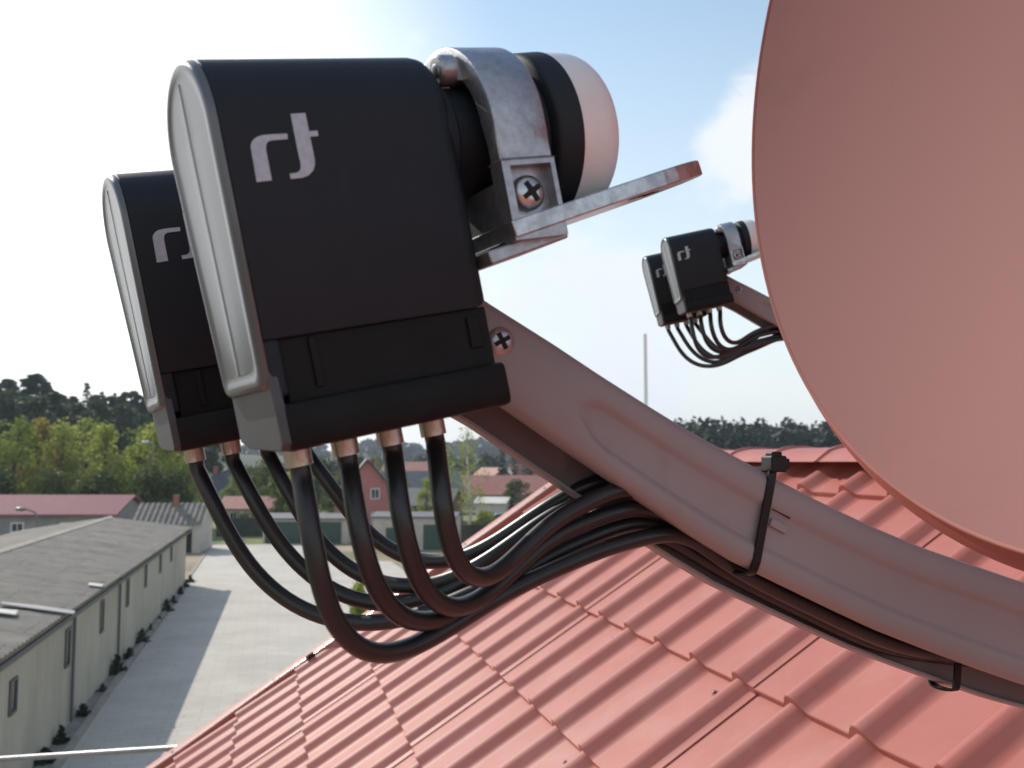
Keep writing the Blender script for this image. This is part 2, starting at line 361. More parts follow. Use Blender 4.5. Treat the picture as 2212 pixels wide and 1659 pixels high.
def tomb(u0, inset=0, n=20, rb=.003):
    """round-topped outline in (y,u), counter-clockwise seen from -a"""
    w = HW - inset; pts = []
    pts += [(-w + rb, u0 + inset), (-w + rb * .3, u0 + inset + rb * .3), (-w, u0 + inset + rb)]
    for k in range(n + 1):
        a = math.pi - math.pi * k / n
        pts.append((w * math.cos(a), AXU + w * math.sin(a)))
    pts += [(w, u0 + inset + rb), (w - rb * .3, u0 + inset + rb * .3), (w - rb, u0 + inset)]
    return pts
def make_lnb():
    root = empty('receiver_head', 'nearest, largest black receiver head with silver emblem and grey end cover', 'satellite receiver',
                 lnb_matrix(LAZ, A1, U1, .31 + HW), 'black receiver heads on the feed arm')
    # housing ---------------------------------------------------------
    a0, a1 = la(.0570), la(.1385); ub = lu(.0275)
    mb = MB(); rows = []
    for a, i in ((a0, .0008), (a0 + .0008, 0), (a1 - .006, 0), (a1 - .003, .0006), (a1 - .0008, .0022), (a1, .0045)):
        rows.append([(a, y, u) for y, u in tomb(ub, i, 28, .0006)])
    mb.grid(rows, True); n = len(rows[0]); mb.f += [tuple(range(n)), tuple(range(5 * n + n - 1, 5 * n - 1, -1))]
    hs = mb.build('housing', M['black'], root, smooth=35)
    # front leg of the housing left of the recess (full height down to the cover's foot)
    q = MB(); q.box((a0, -HW, lu(.0085)), (la(.0625), HW, ub)); q.build('housing_leg', M['black'], root, bevel=.0012)
    # recessed lower panel behind the sliding weather shield
    q = MB(); q.box((la(.0625), -HW + .0022, lu(.004)), (la(.1375), HW - .002, ub + .0002)); q.build('recess_panel', M['blackin'], root, bevel=.0006)
    q = MB(); q.box((la(.0720), -HW + .0008, lu(.0095)), (la(.0745), -HW + .0024, ub - .001)); q.build('guide_rib', M['blackin'], root, bevel=.0004)
    q = MB(); q.box((la(.1290), -HW + .0010, lu(.0130)), (la(.1335), -HW + .0024, ub - .003)); q.build('catch', M['blackin'], root, bevel=.0004)
    # weather shield at the bottom ------------------------------------------
    q = MB(); s0, s1 = la(.0595), la(.1388)
    prof = [(-HW + .0002, lu(.0062)), (-HW - .0012, lu(.0056)), (-HW - .0022, lu(.0040)), (-HW - .0024, lu(-.0070)), (-HW - .0014, lu(-.0092)), (-HW + .002, lu(-.0100)),
            (HW - .002, lu(-.0085)), (HW, lu(-.006)), (HW, lu(.0060))]
    q.prism(prof, 'x', s0, s1)
    q.build('weather_shield', M['blackin'], root, smooth=30, bevel=.0006)
    # grey end face of the shield
    q = MB(); q.prism([(-HW - .0018, lu(.0050)), (-HW - .0020, lu(-.0070)), (-HW + .001, lu(-.0094)), (HW - .012, lu(-.0078)), (HW - .001, lu(-.0050)), (HW - .001, lu(.0200)), (-HW + .0008, lu(.0200))], 'x', la(.0565), s0 + .0004)
    q.build('shield_end', M['greyface'], root, bevel=.0005)
    # silver end cover with a crease down its middle ---------------------------------
    c0 = la(.0572); ubc = lu(.0115)
    rows = []
    def bulge(y, u):
        f = (y + HW) / (2 * HW)
        p = .0026 + .0032 * f
        return p - .0024 * smoothstep(.3, .75, f) * (1 - smoothstep(lu(.047), lu(.058), u))
    steps = [(0, 0), (.0002, .35), (.0007, .75), (.0014, .94), (.0024, 1.02), (.0034, 1.02), (.0046, .92), (.0058, .86), (.0070, .84)]
    for ins, k in steps:
        rows.append([(c0 - bulge(y, u) * k, y, u) for y, u in tomb(ubc, ins, 28, .004)])
    mb = MB(); mb.grid([r[::-1] for r in rows], True)
    # inner field: left and right halves meet in a crease
    last = rows[-1]; n = len(last); half = n // 2
    L_ = last[:half + 1]; R_ = last[::-1][:half + 1]
    m = min(len(L_), len(R_)); fld = []
    for i in range(m):
        l, r = Vector(L_[i]), Vector(R_[i]); row = []
        for t in (0, .12, .3, .44, .475, .49, .5, .51, .525, .56, .7, .88, 1):
            y = l.y + (r.y - l.y) * t; u = l.z + (r.z - l.z) * t
            a = c0 - bulge(y, u) * .84
            if abs(t - .5) < .03: a -= .0004 - abs(t - .5) * .012
            row.append((a, y, u))
        fld.append(row)
    mb.grid(fld)
    mb.build('end_cover', M['cover'], root, smooth=28)
    # emblem -------------------------------------------------------------------
    r_ = [(803,727),(790,650),(776,570),(772,548),(776,527),(788,508),(806,496),(835,488),(880,484),(957,480),(961,508),(900,513),(872,516),(857,524),(850,540),(850,562),(865,640),(880,718)]
    t_ = [(975,380),(1050,375),(1069,468),(1112,465),(1116,492),(1074,496),(1088,560),(1098,615),(1099,640),(1090,668),(1068,692),(1035,705),(977,711),(970,684),(1003,680),(1019,672),(1027,655),(1026,630),(1012,570)]
    lg = MB()
    for poly in (r_, t_): lg.prism([face_pt(*p) for p in poly], 'y', -HW - .00035, -HW + .0004)
    lg.build('emblem', M['logo'], root)
    # neck and feed -------------------------------------------------------------
    cb = .0956
    q = MB(); q.lathe([(a1 - .002, .0265), (a1 + .002, .026), (a1 + .004, .0235), (cb - .024, .0225), (cb - .022, .0245)], 'x', (0, 0, FXU), 48)
    q.build('neck', M['black'], root, smooth=40)
    q = MB(); q.lathe([(cb - .0235, .0245), (cb - .0210, .0285), (cb - .0120, .0300), (cb - .0112, .0338), (cb - .0104, .0349), (cb - .0094, .0353), (cb, .0358)], 'x', (0, 0, FXU), 64)
    q.build('feed_collar', M['black'], root, smooth=35)
    q = MB(); pr = [(cb - .0004, .0348), (cb + .0003, .0355)]
    for k in range(11):
        a = math.pi / 2 * k / 10; pr.append((cb + .0105 + .0140 * math.sin(a), .0205 + .0148 * math.cos(a)))
    pr += [(cb + .0255, .010), (cb + .0258, .0004)]
    q.lathe(pr, 'x', (0, 0, FXU), 64); q.build('feed_cap', M['white'], root, smooth=40)
    # threaded ports
    for a in PORTS:
        q = MB(); q.lathe([(lu(-.0150), .0042), (lu(-.006), .0042)], 'z', (la(a), 0, 0), 20); q.build('port', M['brass'], root, smooth=40)
    return root
PORTS = (.0685, .0855, .1025, .1195)
lnb1 = make_lnb()
lnb2 = copy_tree(lnb1)
tag(lnb2, 'farther black receiver head at the left, half hidden behind the near one', 'satellite receiver', 'black receiver heads on the feed arm')
M2 = lnb_matrix(63, A1 - .0064, U1 + .0031, .494)
lnb2.matrix_world = M2

# ------------------------------------------------------------------ clamps
def make_clamp():
    root = empty('feed_clamp', 'scratched cast metal clamp round the neck of the near receiver head', 'clamp', lnb1.matrix_world.copy(), 'cast clamps holding the receiver heads')
    a0, a1 = .0540, .0770; RB, RI = .0375, .0275; low = .0600
    # band over the neck: a ring with a straight leg down the near side
    def outline(r, leg, yo):
        pts = []
        for k in range(37):
            a = R(-50) + R(230) * k / 36
            pts.append((r * math.cos(a), FXU + r * math.sin(a)))
        pts.append((-yo, FXU - .008)); pts.append((-yo, leg))
        return pts
    outer = outline(RB, .0888, RB); inner = outline(RI, .0888, RB - .0085)
    n = len(outer); mb = MB(); vs = []
    for a in (a0, a1): vs += [(a, y, u) for y, u in outer] + [(a, y, u) for y, u in inner]
    fs = []
    for i in range(n - 1):
        fs += [(i, i + 1, n + i + 1, n + i), (2 * n + i, 3 * n + i, 3 * n + i + 1, 2 * n + i + 1),
               (i, 2 * n + i, 2 * n + i + 1, i + 1), (n + i, n + i + 1, 3 * n + i + 1, 3 * n + i)]
    fs += [(0, n, 3 * n, 2 * n), (n - 1, 2 * n - 1, 4 * n - 1, 3 * n - 1)]
    mb.add(vs, fs)
    band = mb.build('band', M['zinc'], root, smooth=35, bevel=.0009)
    # leg with a square pocket sunk into it
    y0, y1 = -RB - .0002, -RB + .0085; p0, p1, g0, g1 = .0572, .0752, .0680, .0868; ut = .0890
    q = MB()
    q.box((a0 - .0002, y0, low - .001), (p0, y1, ut)); q.box((p1, y0, low - .001), (a1 + .0002, y1, ut)); q.box((p0, y0, g1), (p1, y1, ut)); q.box((p0, y0, low - .001), (p1, y1, g0)); q.box((p0, y0 + .0060, g0), (p1, y1, g1))
    q.build('screw_pocket', M['zinc'], root)
    # pan head screw
    cx, cz, r = .0655, .0768, .0068; y = y0 + .0058
    q = MB(); q.lathe([(y - .0046, .0005), (y - .0045, r * .4), (y - .0040, r * .75), (y - .0026, r * .97), (y - .0016, r), (y + .0002, r)], 'y', (0, 0, 0), 40)
    for p in q.v: p.x += cx; p.z += cz
    sc = q.build('clamp_screw', M['steel'], root, smooth=40)
    q = MB()
    for k in (0, 1):
        a = R(28) + k * math.pi / 2; c0, s0 = math.cos(a), math.sin(a); l, w = r * .62, r * .13
        q.prism([(cx + c0 * i * l - s0 * j * w, cz + s0 * i * l + c0 * j * w) for i, j in ((-1, -1), (-.35, -1.2), (0, -2.2), (.35, -1.2), (1, -1), (1, 1), (.35, 1.2), (0, 2.2), (-.35, 1.2), (-1, 1))], 'y', y - .0049 - k * .00005, y - .0026)
    q.build('cross_recess', M['dark'], sc)
    # saddle under the neck
    q = MB(); q.box((a0 + .001, y1, .0600), (a1 - .001, .031, .0830)); q.build('saddle', M['zinc'], root, bevel=.0012)
    # hinge lug with its pin over the neck
    hy, hz = -.0165, .1300
    q = MB(); q.lathe([(.0455, .0050), (.0465, .0060), (.0520, .0060)], 'x', (0, hy, hz), 28); q.box((.0520, hy - .004, hz - .005), (a0 + .002, hy + .010, hz + .004)); lug = q.build('hinge_lug', M['zinc'], root, smooth=40)
    q = MB(); q.lathe([(.0447, .0020), (.0449, .0026), (.0465, .0026)], 'x', (0, hy, hz), 20); q.build('hinge_pin', M['steel'], lug, smooth=40)
    return root
clamp1 = make_clamp()
clamp2 = copy_tree(clamp1); clamp2.matrix_world = M2
tag(clamp2, 'cast metal clamp on the farther receiver head, mostly hidden behind the near one', 'clamp', 'cast clamps holding the receiver heads')

# rail plate both clamps sit on ---------------------------------------------------------------
def make_rail():
    TL = R(10.5); RAILY = .0385
    Av = X66 * math.cos(E12 + TL) + ZUP * math.sin(E12 + TL); Uv = -X66 * math.sin(E12 + TL) + ZUP * math.cos(E12 + TL)
    o = lnb1.matrix_world @ Vector((.0535, -RAILY, .0604))
    root = empty('mounting_rail', 'bright metal plate with a rounded end sticking out under the near clamp', 'metal plate', basis(Av, B66, Uv, o))
    L = .1230; rr = .046; W = .062
    poly = [(.0004, 0), (L - rr, 0)]
    for k in range(1, 9):
        a = -math.pi / 2 + math.pi / 2 * k / 8 * .8; poly.append((L - rr + rr * math.cos(a), rr + rr * math.sin(a)))
    poly += [(L + .0005, rr * .95), (L - .010, W), (.0004, W)]
    q = MB(); q.prism(poly, 'z', -.0008, .0058); q.build('plate', M['rail'], root, bevel=.0006)
    q = MB(); q.box((-.010, .006, -.0070), (.0265, .045, -.0016)); q.build('clamp_foot', M['zinc'], root, bevel=.0008)
    for k, (x, y) in enumerate(((.078, .016), (.089, .026), (.068, .010))):
        q = MB(); q.prism([(x + .0045 * math.cos(a) , y + .002 * math.sin(a)) for a in [2 * math.pi * i / 16 for i in range(16)]], 'z', -.0011, .001); q.build('slot', M['dark'], root)
    return root
rail = make_rail()

# ------------------------------------------------------------------ coaxial cables
CR = .0039
def apt(x, y, Y):                                     # photo point (2212 scale) at across-distance Y
    return on_plane(x * K22, y * K22, AB, Y)
def chan(x, y, dz):                                   # a point inside the arm channel
    z = interp([.145,.246,.299,.355,.417,.454,.60], [.030,-.033,-.059,-.084,-.107,-.119,-.154], x) + dz
    return EYE + AX * x + AB * y + ZUP * z
def relax(pts, n=110, it=14):
    c = catmull(pts, 12); L = [0]
    for a, b in zip(c, c[1:]): L.append(L[-1] + (b - a).length)
    out = []; j = 0
    for i in range(n):
        d = L[-1] * i / (n - 1)
        while j < len(c) - 2 and L[j + 1] < d: j += 1
        out.append(c[j].lerp(c[j + 1], (d - L[j]) / max(1e-9, L[j + 1] - L[j])))
    for _ in range(it):
        out = out[:2] + [(out[i - 1] + 2 * out[i] + out[i + 1]) / 4 for i in range(2, n - 1)] + out[-1:]
    return out
def make_cable(label, M0, port, way, end, dz=0):
    p0 = M0 @ Vector((la(port), 0, lu(-.0098))); dn = (M0.to_3x3() @ Vector((0, 0, -1))).normalized()
    # connector nut (knurled)
    pts = [p0 + dn * .012] + [apt(*w) for w in way] + [chan(.275, end, dz), chan(.33, end, dz), chan(.38, end, dz), chan(.44, end, dz + .010), chan(.50, end, dz + .018)]
    root = empty('coax_cable', label, 'cable', Matrix.Translation(p0), 'coax cables looping into the near arm')
    loc = [p - p0 for p in pts]
    q = MB(); q.tube(relax([dn * .0055] + loc), CR, 16); q.build('jacket', M['cable'], root, smooth=60)
    q = MB(); ax = dn; s1 = ax.orthogonal().normalized(); s2 = ax.cross(s1); rows = []; n = 60
    hs = [0, .0004] + [.0008 + .0003 * i for i in range(20)] + [.0070, .0072]
    for i, h in enumerate(hs):
        row = []
        for k in range(n):
            a = 2 * math.pi * k / n
            rr = .0050 if i not in (0, len(hs) - 1) else .0042
            if 1 < i < len(hs) - 2:
                d1 = math.sin(a * 15 + h * 5200); d2 = math.sin(a * 15 - h * 5200); rr += .00016 * max(d1, d2) - .0001
            row.append(ax * h + (s1 * math.cos(a) + s2 * math.sin(a)) * rr)
        rows.append(row)
    q.grid(rows, True); q.f += [tuple(range(n)), tuple((len(hs) - 1) * n + k for k in range(n - 1, -1, -1))]
    q.build('connector', M['brass'], root, smooth=60)
    return root
M1 = lnb1.matrix_world.copy()
G1 = 'near receiver head'; cables = []
defs = [
 ('cable hanging lowest, front one from the left port of the near receiver head', M1, PORTS[0], [(672,1150,0.3380),(692,1270,0.3396),(728,1370,0.3441),(790,1422,0.3506),(870,1412,0.3586),(960,1362,0.3673),(1080,1285,0.3759),(1180,1238,0.3839),(1300,1186,0.3904),(1400,1160,0.3949),(1480,1146,0.3965)], 0.3965, -0.0035),
 ('second cable from the left under the near receiver head', M1, PORTS[1], [(772,1130,0.3380),(798,1245,0.3408),(842,1325,0.3482),(905,1351,0.3586),(985,1328,0.3705),(1090,1262,0.3824),(1190,1196,0.3928),(1300,1152,0.4002),(1400,1122,0.4030)], 0.403, 0.001),
 ('third cable from the left under the near receiver head', M1, PORTS[2], [(862,1090,0.3380),(884,1205,0.3412),(920,1290,0.3495),(978,1322,0.3608),(1050,1290,0.3732),(1190,1160,0.3845),(1300,1118,0.3928),(1400,1092,0.3960)], 0.396, 0.0035),
 ('rightmost cable under the near receiver head', M1, PORTS[3], [(952,1060,0.3380),(966,1165,0.3409),(990,1232,0.3483),(1032,1258,0.3585),(1085,1235,0.3695),(1190,1128,0.3797),(1290,1078,0.3871),(1370,1050,0.3900)], 0.39, 0.013),
 ('leftmost cable of all, from the left port of the farther receiver head', M2, PORTS[0], [(478,1120,0.4920),(530,1215,0.4890),(610,1295,0.4811),(700,1338,0.4696),(800,1350,0.4559),(905,1332,0.4416),(1020,1280,0.4279),(1190,1215,0.4164),(1300,1165,0.4085),(1400,1138,0.4055)], 0.4055, -0.006),
 ('second cable from the left under the farther receiver head', M2, PORTS[1], [(548,1080,0.4920),(600,1172,0.4891),(680,1255,0.4814),(770,1301,0.4702),(870,1308,0.4570),(970,1278,0.4430),(1080,1215,0.4298),(1190,1178,0.4186),(1300,1132,0.4109),(1400,1105,0.4080)], 0.408, -0.001),
 ('third cable from the farther receiver head, passing behind the near head', M2, PORTS[2], [(632,1080,0.4920),(690,1175,0.4882),(770,1243,0.4782),(860,1270,0.4640),(950,1262,0.4477),(1050,1215,0.4315),(1190,1112,0.4173),(1290,1066,0.4073),(1370,1040,0.4035)], 0.4035, 0.008),
 ('rearmost cable, highest loop of the bundle, from the farther receiver head', M2, PORTS[3], [(722,1060,0.4920),(780,1140,0.4884),(850,1197,0.4789),(930,1219,0.4654),(1010,1205,0.4500),(1090,1160,0.4346),(1180,1096,0.4211),(1270,1048,0.4116),(1340,1026,0.4080)], 0.408, 0.009),
]
for d in defs: cables.append(make_cable(*d))

# ------------------------------------------------------------------ cable ties
def strap(path, w, th, side):
    """flat band along a closed path; side = direction of its width"""
    q = MB(); rows = []; n = len(path)
    for i, p in enumerate(path):
        d = (path[(i + 1) % n] - path[i - 1]).normalized(); nn = d.cross(side).normalized()
        rows.append([p + side * w / 2 + nn * th, p + side * w / 2 - nn * th, p - side * w / 2 - nn * th, p - side * w / 2 + nn * th])
    rows.append(rows[0]); q.grid(rows, True); return q
def make_tie(x, Yc, sgn, label, lean):
    """a loop round one web of the arm"""
    zt = interp([.145,.247,.300,.357,.42,.457], [.068,.013,-.0115,-.035,-.0555,-.0665], x)
    zb = interp([.145,.246,.299,.355,.417,.454], [.030,-.033,-.059,-.084,-.107,-.119], x)
    if sgn < 0: zb -= .013
    o = EYE + AX * x + AB * Yc + ZUP * zb
    root = empty('cable_tie', label, 'cable tie', basis(AX, AB, ZUP, o), 'black cable ties on the near arm')
    h = zt - zb; y0, y1 = -.0016 * sgn, .0165 * sgn
    c = []
    for y, z in [(y0, .004), (y0, h * .5), (y0, h - .003), (y0 + .002 * sgn, h + .0012), (y1 * .6, h + .0014), (y1, h - .002), (y1, h * .5), (y1, .003), (y1 * .8, -.0016), (y0 + .003 * sgn, -.0016)]:
        c.append((lean * (z - h / 2), y, z))
    pts = catmull(c + [c[0]], 5)[:-1]
    strap(pts, .0046, .0006, Vector((1, 0, 0))).build('strap', M['tie'], root, smooth=50)
    return root, h
tie1, h1 = make_tie(.2845, ARM_Y0, 1, 'black cable tie with its square head standing on top of the arm', .25)
q = MB(); q.box((.0035, -.0045, h1 - .0005), (.0125, .0045, h1 + .0075)); q.box((.0050, -.0030, h1 + .0068), (.0110, .0030, h1 + .0095)); q.box((.0085, -.0036, h1 + .001), (.0150, .0036, h1 + .0062))
q.build('tie_head', M['tie'], tie1, bevel=.0008)
tie2, h2 = make_tie(.425, ARM_Y1, -1, 'small black cable tie looped under the lower edge of the arm near the right side', .1)

# ------------------------------------------------------------------ the second antenna beyond
REFA = on_plane(613 * K22, 320 * K22, B66, .31)
RATIO = 5.2
r2 = ray(1476.6 * K22, 547.6 * K22); r1 = REFA - EYE
REFB = EYE + r2 * (r1.y * RATIO / r2.y)
TW = Matrix.Translation(REFB) @ Matrix.Rotation(R(-27), 4, 'Z') @ Matrix.Translation(-REFA)
def place_second(o, label, group=None):
    c = copy_tree(o); c.matrix_world = TW @ o.matrix_world; c['label'] = label
    if group: c['group'] = group
    return c
def clear_group(o):
    if 'group' in o: del o['group']
G = 'antenna on the roof ridge'
place_second(dish, 'farther salmon red dish, its arm coming out from behind the near dish')
place_second(lnb1, 'small distant black receiver head with white feed cap beside the near dish', 'black receiver heads on the feed arm')
place_second(lnb2, 'smallest black receiver head, leftmost on the distant antenna', 'black receiver heads on the feed arm')
place_second(clamp1, 'pale clamp on the distant receiver head beside the near dish', 'cast clamps holding the receiver heads')
place_second(clamp2, 'clamp of the leftmost receiver head on the distant antenna, hidden behind its neighbour', 'cast clamps holding the receiver heads')
place_second(rail, 'short metal plate under the clamp of the distant antenna, against the dish edge')
names = ['lowest looping thin cable of the distant antenna', 'second thin cable under the right receiver head of the distant antenna', 'third thin cable under the right receiver head of the distant antenna',
 'rightmost thin cable of the distant antenna', 'leftmost thin cable of the distant antenna', 'second thin cable from the left of the distant antenna', 'third thin cable from the left of the distant antenna', 'uppermost thin cable loop of the distant antenna, running behind the others']
for cb, nm in zip(cables, names): place_second(cb, nm, 'thin cables of the distant antenna')

# ------------------------------------------------------------------ our house: tiled roof
RA = -.2491; TH = .6053; RD = 1.4399 * 1.217
DN = Vector((math.cos(RA), -math.sin(RA), 0)); DD = Vector((math.sin(RA), math.cos(RA), 0))
DS = -(DN * math.cos(TH) + ZUP * math.sin(TH)); RN = -DN * math.sin(TH) + ZUP * math.cos(TH)
RP = EYE + DN * RD
def rp(t, s, h=0): return RP + DD * t + DS * s + RN * h
hroot = empty('house', 'house under our feet with a salmon red metal tile roof', 'house', Matrix.Translation((RP + DD * -2).xy.to_3d()))
hinv = hroot.matrix_world.inverted()
RIB = .22271; ROW = .35; S_A = 1.2289; T_A = 3.775
T_END = -7.0; S_END = 5.9
def verge(s): return 4.93 + .085 * s
def bump(t):
    f = ((T_A - t) / RIB) % 1.0                 # 0 at the corner, growing to the right
    w = .38
    if f > w: return 0
    x = f / w
    return .031 * (math.sin(math.pi * x) ** 1.2)
def roof_mesh():
    mb = MB(); rows_s = []
    k0 = -3
    edges = [S_A + ROW * k for k in range(-4, 14) if .0 < S_A + ROW * k < S_END + .01]
    s_prev = -.02; fr = [0, .04, .10, .16, .22, .28, .34, .40, .44, .55, .7, .85]
    n0 = int((T_A - 5.6) / RIB) - 1; n1 = int((T_A - T_END) / RIB) + 1
    ts = [T_A - RIB * (i + f) for i in range(n0, n1) for f in fr]
    for e in edges:
        sa, sb = s_prev, e
        tt = [t for t in ts if t < verge(e)]
        tt = [verge(e)] + tt
        ra = []; rb = []; rc = []
        for t in tt:
            b = bump(t)
            ra.append(rp(t, sa, b * .96 - .0012)); rc.append(rp(t, sb, b + .017)); rb.append(rp(t, sb + .001, b - .004))
        mid = [p.lerp(q_, .5) for p, q_ in zip(ra, rc)]
        lip = [rp(t, sb + .0016, bump(t) + .0145) for t in tt]
        mb.grid([[hinv @ p for p in r] for r in (ra, mid, rc, lip, rb)])
        s_prev = e
    return mb
roof_mesh().build('roof_tiles', M['roof'], hroot, smooth=32)
def deep(h): return h
# opposite slope, plain
q = MB(); far = [RP + DD * 5.0, RP + DD * T_END]; dn2 = DN * math.cos(TH) - ZUP * math.sin(TH)
q.add([hinv @ (p + dn2 * l) for p in far for l in (0, S_END)], [(0, 1, 3, 2)]); q.build('rear_roof', M['roof'], hroot, solid=.01)
# overlapping sheet joints (every fifth rib)
for i in range(-2, 30, 5):
    tj = T_A - RIB * (i + .44) - .002
    if tj > 4.8: continue
    q = MB()
    rows = []
    for e in [S_A + ROW * k for k in range(-3, 13)]:
        if e > S_END + .01: break
        for s, hh in ((max(.03, e - ROW + .004), .0), (e, .0175)):
            rows.append([hinv @ rp(tj + .022, s, bump(tj + .022) + hh + .001), hinv @ rp(tj + .008, s, bump(tj + .008) + hh + .0022), hinv @ rp(tj, s, bump(tj) + hh + .003), hinv @ rp(tj - .0006, s, hh + .001)])
    q.grid(rows); q.build('sheet_joint', M['roof'], hroot, smooth=30)
# roof screws
rng = random.Random(4); cnt = 0
for k in range(-3, 6):
    for i in range(-3, 26):
        if (i + 2 * (k % 2)) % 3 != 0 or cnt > 60: continue
        t = T_A - RIB * (i + .78 + .1 * rng.random()) ; s = S_A + ROW * k + .045
        if t > verge(s) - .05 or s < .1 or t < .4: continue
        q = MB(); c = hinv @ rp(t, s, .001); ax = RN; a1 = DD; a2 = DS; rows = []
        for h, r in ((0, .0085), (.002, .0085), (.0022, .005), (.0065, .005), (.007, .003)):
            rows.append([c + ax * h + (a1 * math.cos(a) + a2 * math.sin(a)) * r for a in [2 * math.pi * j / 10 for j in range(10)]])
        q.grid(rows, True); q.f.append(tuple(range(40, 50))); q.build('roof_screw', M['screw'], hroot, smooth=40); cnt += 1
# verge trim: wide flat band with turned-down outer edge and a folded inner edge
q = MB(); rows = []
for s in [-.05 + .3 * k for k in range(21)]:
    v = verge(s)
    rows.append([hinv @ rp(v + .150, s, -.16), hinv @ rp(v + .152, s, .040), hinv @ rp(v + .146, s, .047), hinv @ rp(v + .030, s, .048), hinv @ rp(v + .020, s, .045), hinv @ rp(v + .018, s, .005)])
q.grid(rows); q.build('verge_trim', M['roofedge'], hroot, smooth=30)
for s in (.32, .85, 1.45, 2.05, 2.65, 3.2):
    q = MB(); c = hinv @ rp(verge(s) + .06, s, .048); rows = []
    for h, r in ((0, .008), (.004, .008), (.006, .004)):
        rows.append([c + RN * h + (DD * math.cos(a) + DS * math.sin(a)) * r for a in [2 * math.pi * j / 10 for j in range(10)]])
    q.grid(rows, True); q.f.append(tuple(range(20, 30))); q.build('roof_screw', M['screw'], hroot)
# ridge cap: rounded sections overlapping one another
q = MB(); t = 5.08; secs = []
while t > T_END:
    L = .31
    for dt, e in ((0, .004), (.006, .009), (.016, .009), (.024, 0), (L - .001, -.002)):
        row = []
        for a, rr in ((-1.45, .115), (-1.25, .098), (-1.0, .086), (-.75, .074), (-.5, .066), (-.25, .062), (0, .060), (.25, .062), (.5, .066), (.75, .074), (1.0, .086), (1.25, .098), (1.45, .115)):
            r_ = rr + e
            row.append(hinv @ (RP + DD * (t - dt) - DN * (math.sin(a) * r_ * 1.15) + ZUP * (math.cos(a) * r_ - .012)))
        secs.append(row)
    t -= L
q.grid(secs); q.build('ridge_cap', M['roofedge'], hroot, smooth=40)
# walls of the house
q = MB(); n0, n1 = -(S_END - .5) * math.cos(TH), (S_END - .5) * math.cos(TH)
zt = lambda n: H - abs(n) * math.tan(TH) - .12
base = RP.copy(); base.z = 0
def hp(n, t, z): p = base + DN * n + DD * t; return hinv @ Vector((p.x, p.y, z))
g0, g1 = 4.85, T_END + .4
vs = [hp(n0, g0, 0), hp(n1, g0, 0), hp(n1, g0, zt(n1)), hp(0, g0, zt(0)), hp(n0, g0, zt(n0)), hp(n0, g1, 0), hp(n1, g1, 0), hp(n1, g1, zt(n1)), hp(0, g1, zt(0)), hp(n0, g1, zt(n0))]
q.add(vs, [(0, 1, 2, 3, 4), (9, 8, 7, 6, 5), (0, 4, 9, 5), (1, 6, 7, 2), (0, 5, 6, 1)]); q.build('wall', M['palewall'], hroot)

# lightning wire lying along the verge, with clip
pts = []
for k in range(24):
    s = -.02 + .25 * k
    pts.append(rp(verge(s) + .002, s, .050 + .002 * math.sin(k * 1.7)))
o = empty('lightning_wire', 'shiny metal wire running down beside the gable trim of the tiled roof', 'wire', Matrix.Translation(pts[0]))
q = MB(); q.tube([p - pts[0] for p in catmull(pts, 3)], .0060, 10); q.build('conductor', M['wire'], o, smooth=60)
for s in (1.83,):
    c = rp(verge(s) + .000, s, .048) - pts[0]
    q = MB(); q.tube([c - DS * .022, c + DS * .022], [.017, .017], 8); q.tube([c - RN * .03, c + RN * .016], .010, 8); q.build('wire_clip', M['dark'], o)
# metal tube sticking out from the gable at lower left
pL = at_depth(-60, 763, 6.3); pR = at_depth(216, 745.5, 5.45)
o = tag(MB().tube([Vector((0, 0, 0)), pR - pL], .017, 14).build('metal_tube', M['pipe'], None, smooth=60), 'thin grey metal tube crossing the lower left corner below the gable trim', 'tube'); o.location = pL

# ------------------------------------------------------------------ ground, yard
q = MB(); q.add([(-3000, -800, 0), (3000, -800, 0), (3000, 5000, 0), (-3000, 5000, 0)], [(0, 1, 2, 3)])
struct(q.build('ground', M['soil']))
BAZ = R(-13.4); BD = Vector((math.sin(BAZ), math.cos(BAZ), 0)); BN = Vector((math.cos(BAZ), -math.sin(BAZ), 0))
C0 = ground_at(185, 584)                       # far right foot of the barn
def yard(n, t, z=0): p = base * 1.0; p = Vector((0, 0, 0)) + DN * n + DD * t; return Vector((p.x, p.y, z))
sl = [(-5.15, 3), (11, 3), (9.6, 77.5), (4.2, 78.5), (3.4, 96), (-5.3, 97)]
# slabs laid edge to edge with joints cut through
q = MB(); q.add([yard(n, t, .004) for n, t in sl], [tuple(range(6))]); struct(q.build('yard_paving', M['slab']))
def slab_joints(nt, bw=1.0, rh=.5, mortar=(.72, .7, .66), ms=.012, c2=.93, rot=RA * -1):
    N = nt.nodes; L = nt.links
    tc = N.new('ShaderNodeTexCoord'); mp = N.new('ShaderNodeMapping'); mp.inputs['Rotation'].default_value = (0, 0, -rot)
    br = N.new('ShaderNodeTexBrick'); br.inputs['Scale'].default_value = 1; br.inputs['Brick Width'].default_value = bw; br.inputs['Row Height'].default_value = rh
    br.inputs['Mortar Size'].default_value = ms; br.inputs['Color1'].default_value = (1, 1, 1, 1); br.inputs['Color2'].default_value = (c2, c2, c2, 1); br.inputs['Mortar'].default_value = (*mortar, 1)
    L.new(tc.outputs['Object'], mp.inputs[0]); L.new(mp.outputs[0], br.inputs['Vector'])
    mx = N.new('ShaderNodeMix'); mx.data_type = 'RGBA'; mx.blend_type = 'MULTIPLY'; mx.inputs[0].default_value = 1
    b = N['Principled BSDF']; src = b.inputs['Base Color'].links[0].from_socket
    L.new(src, mx.inputs[6]); L.new(br.outputs[0], mx.inputs[7]); L.new(mx.outputs[2], b.inputs['Base Color'])
slab_joints(M['slab'].node_tree)
slab_joints(M['ash'].node_tree, 3.4, 1.6, (.66, .64, .60), .03, .88, 0)
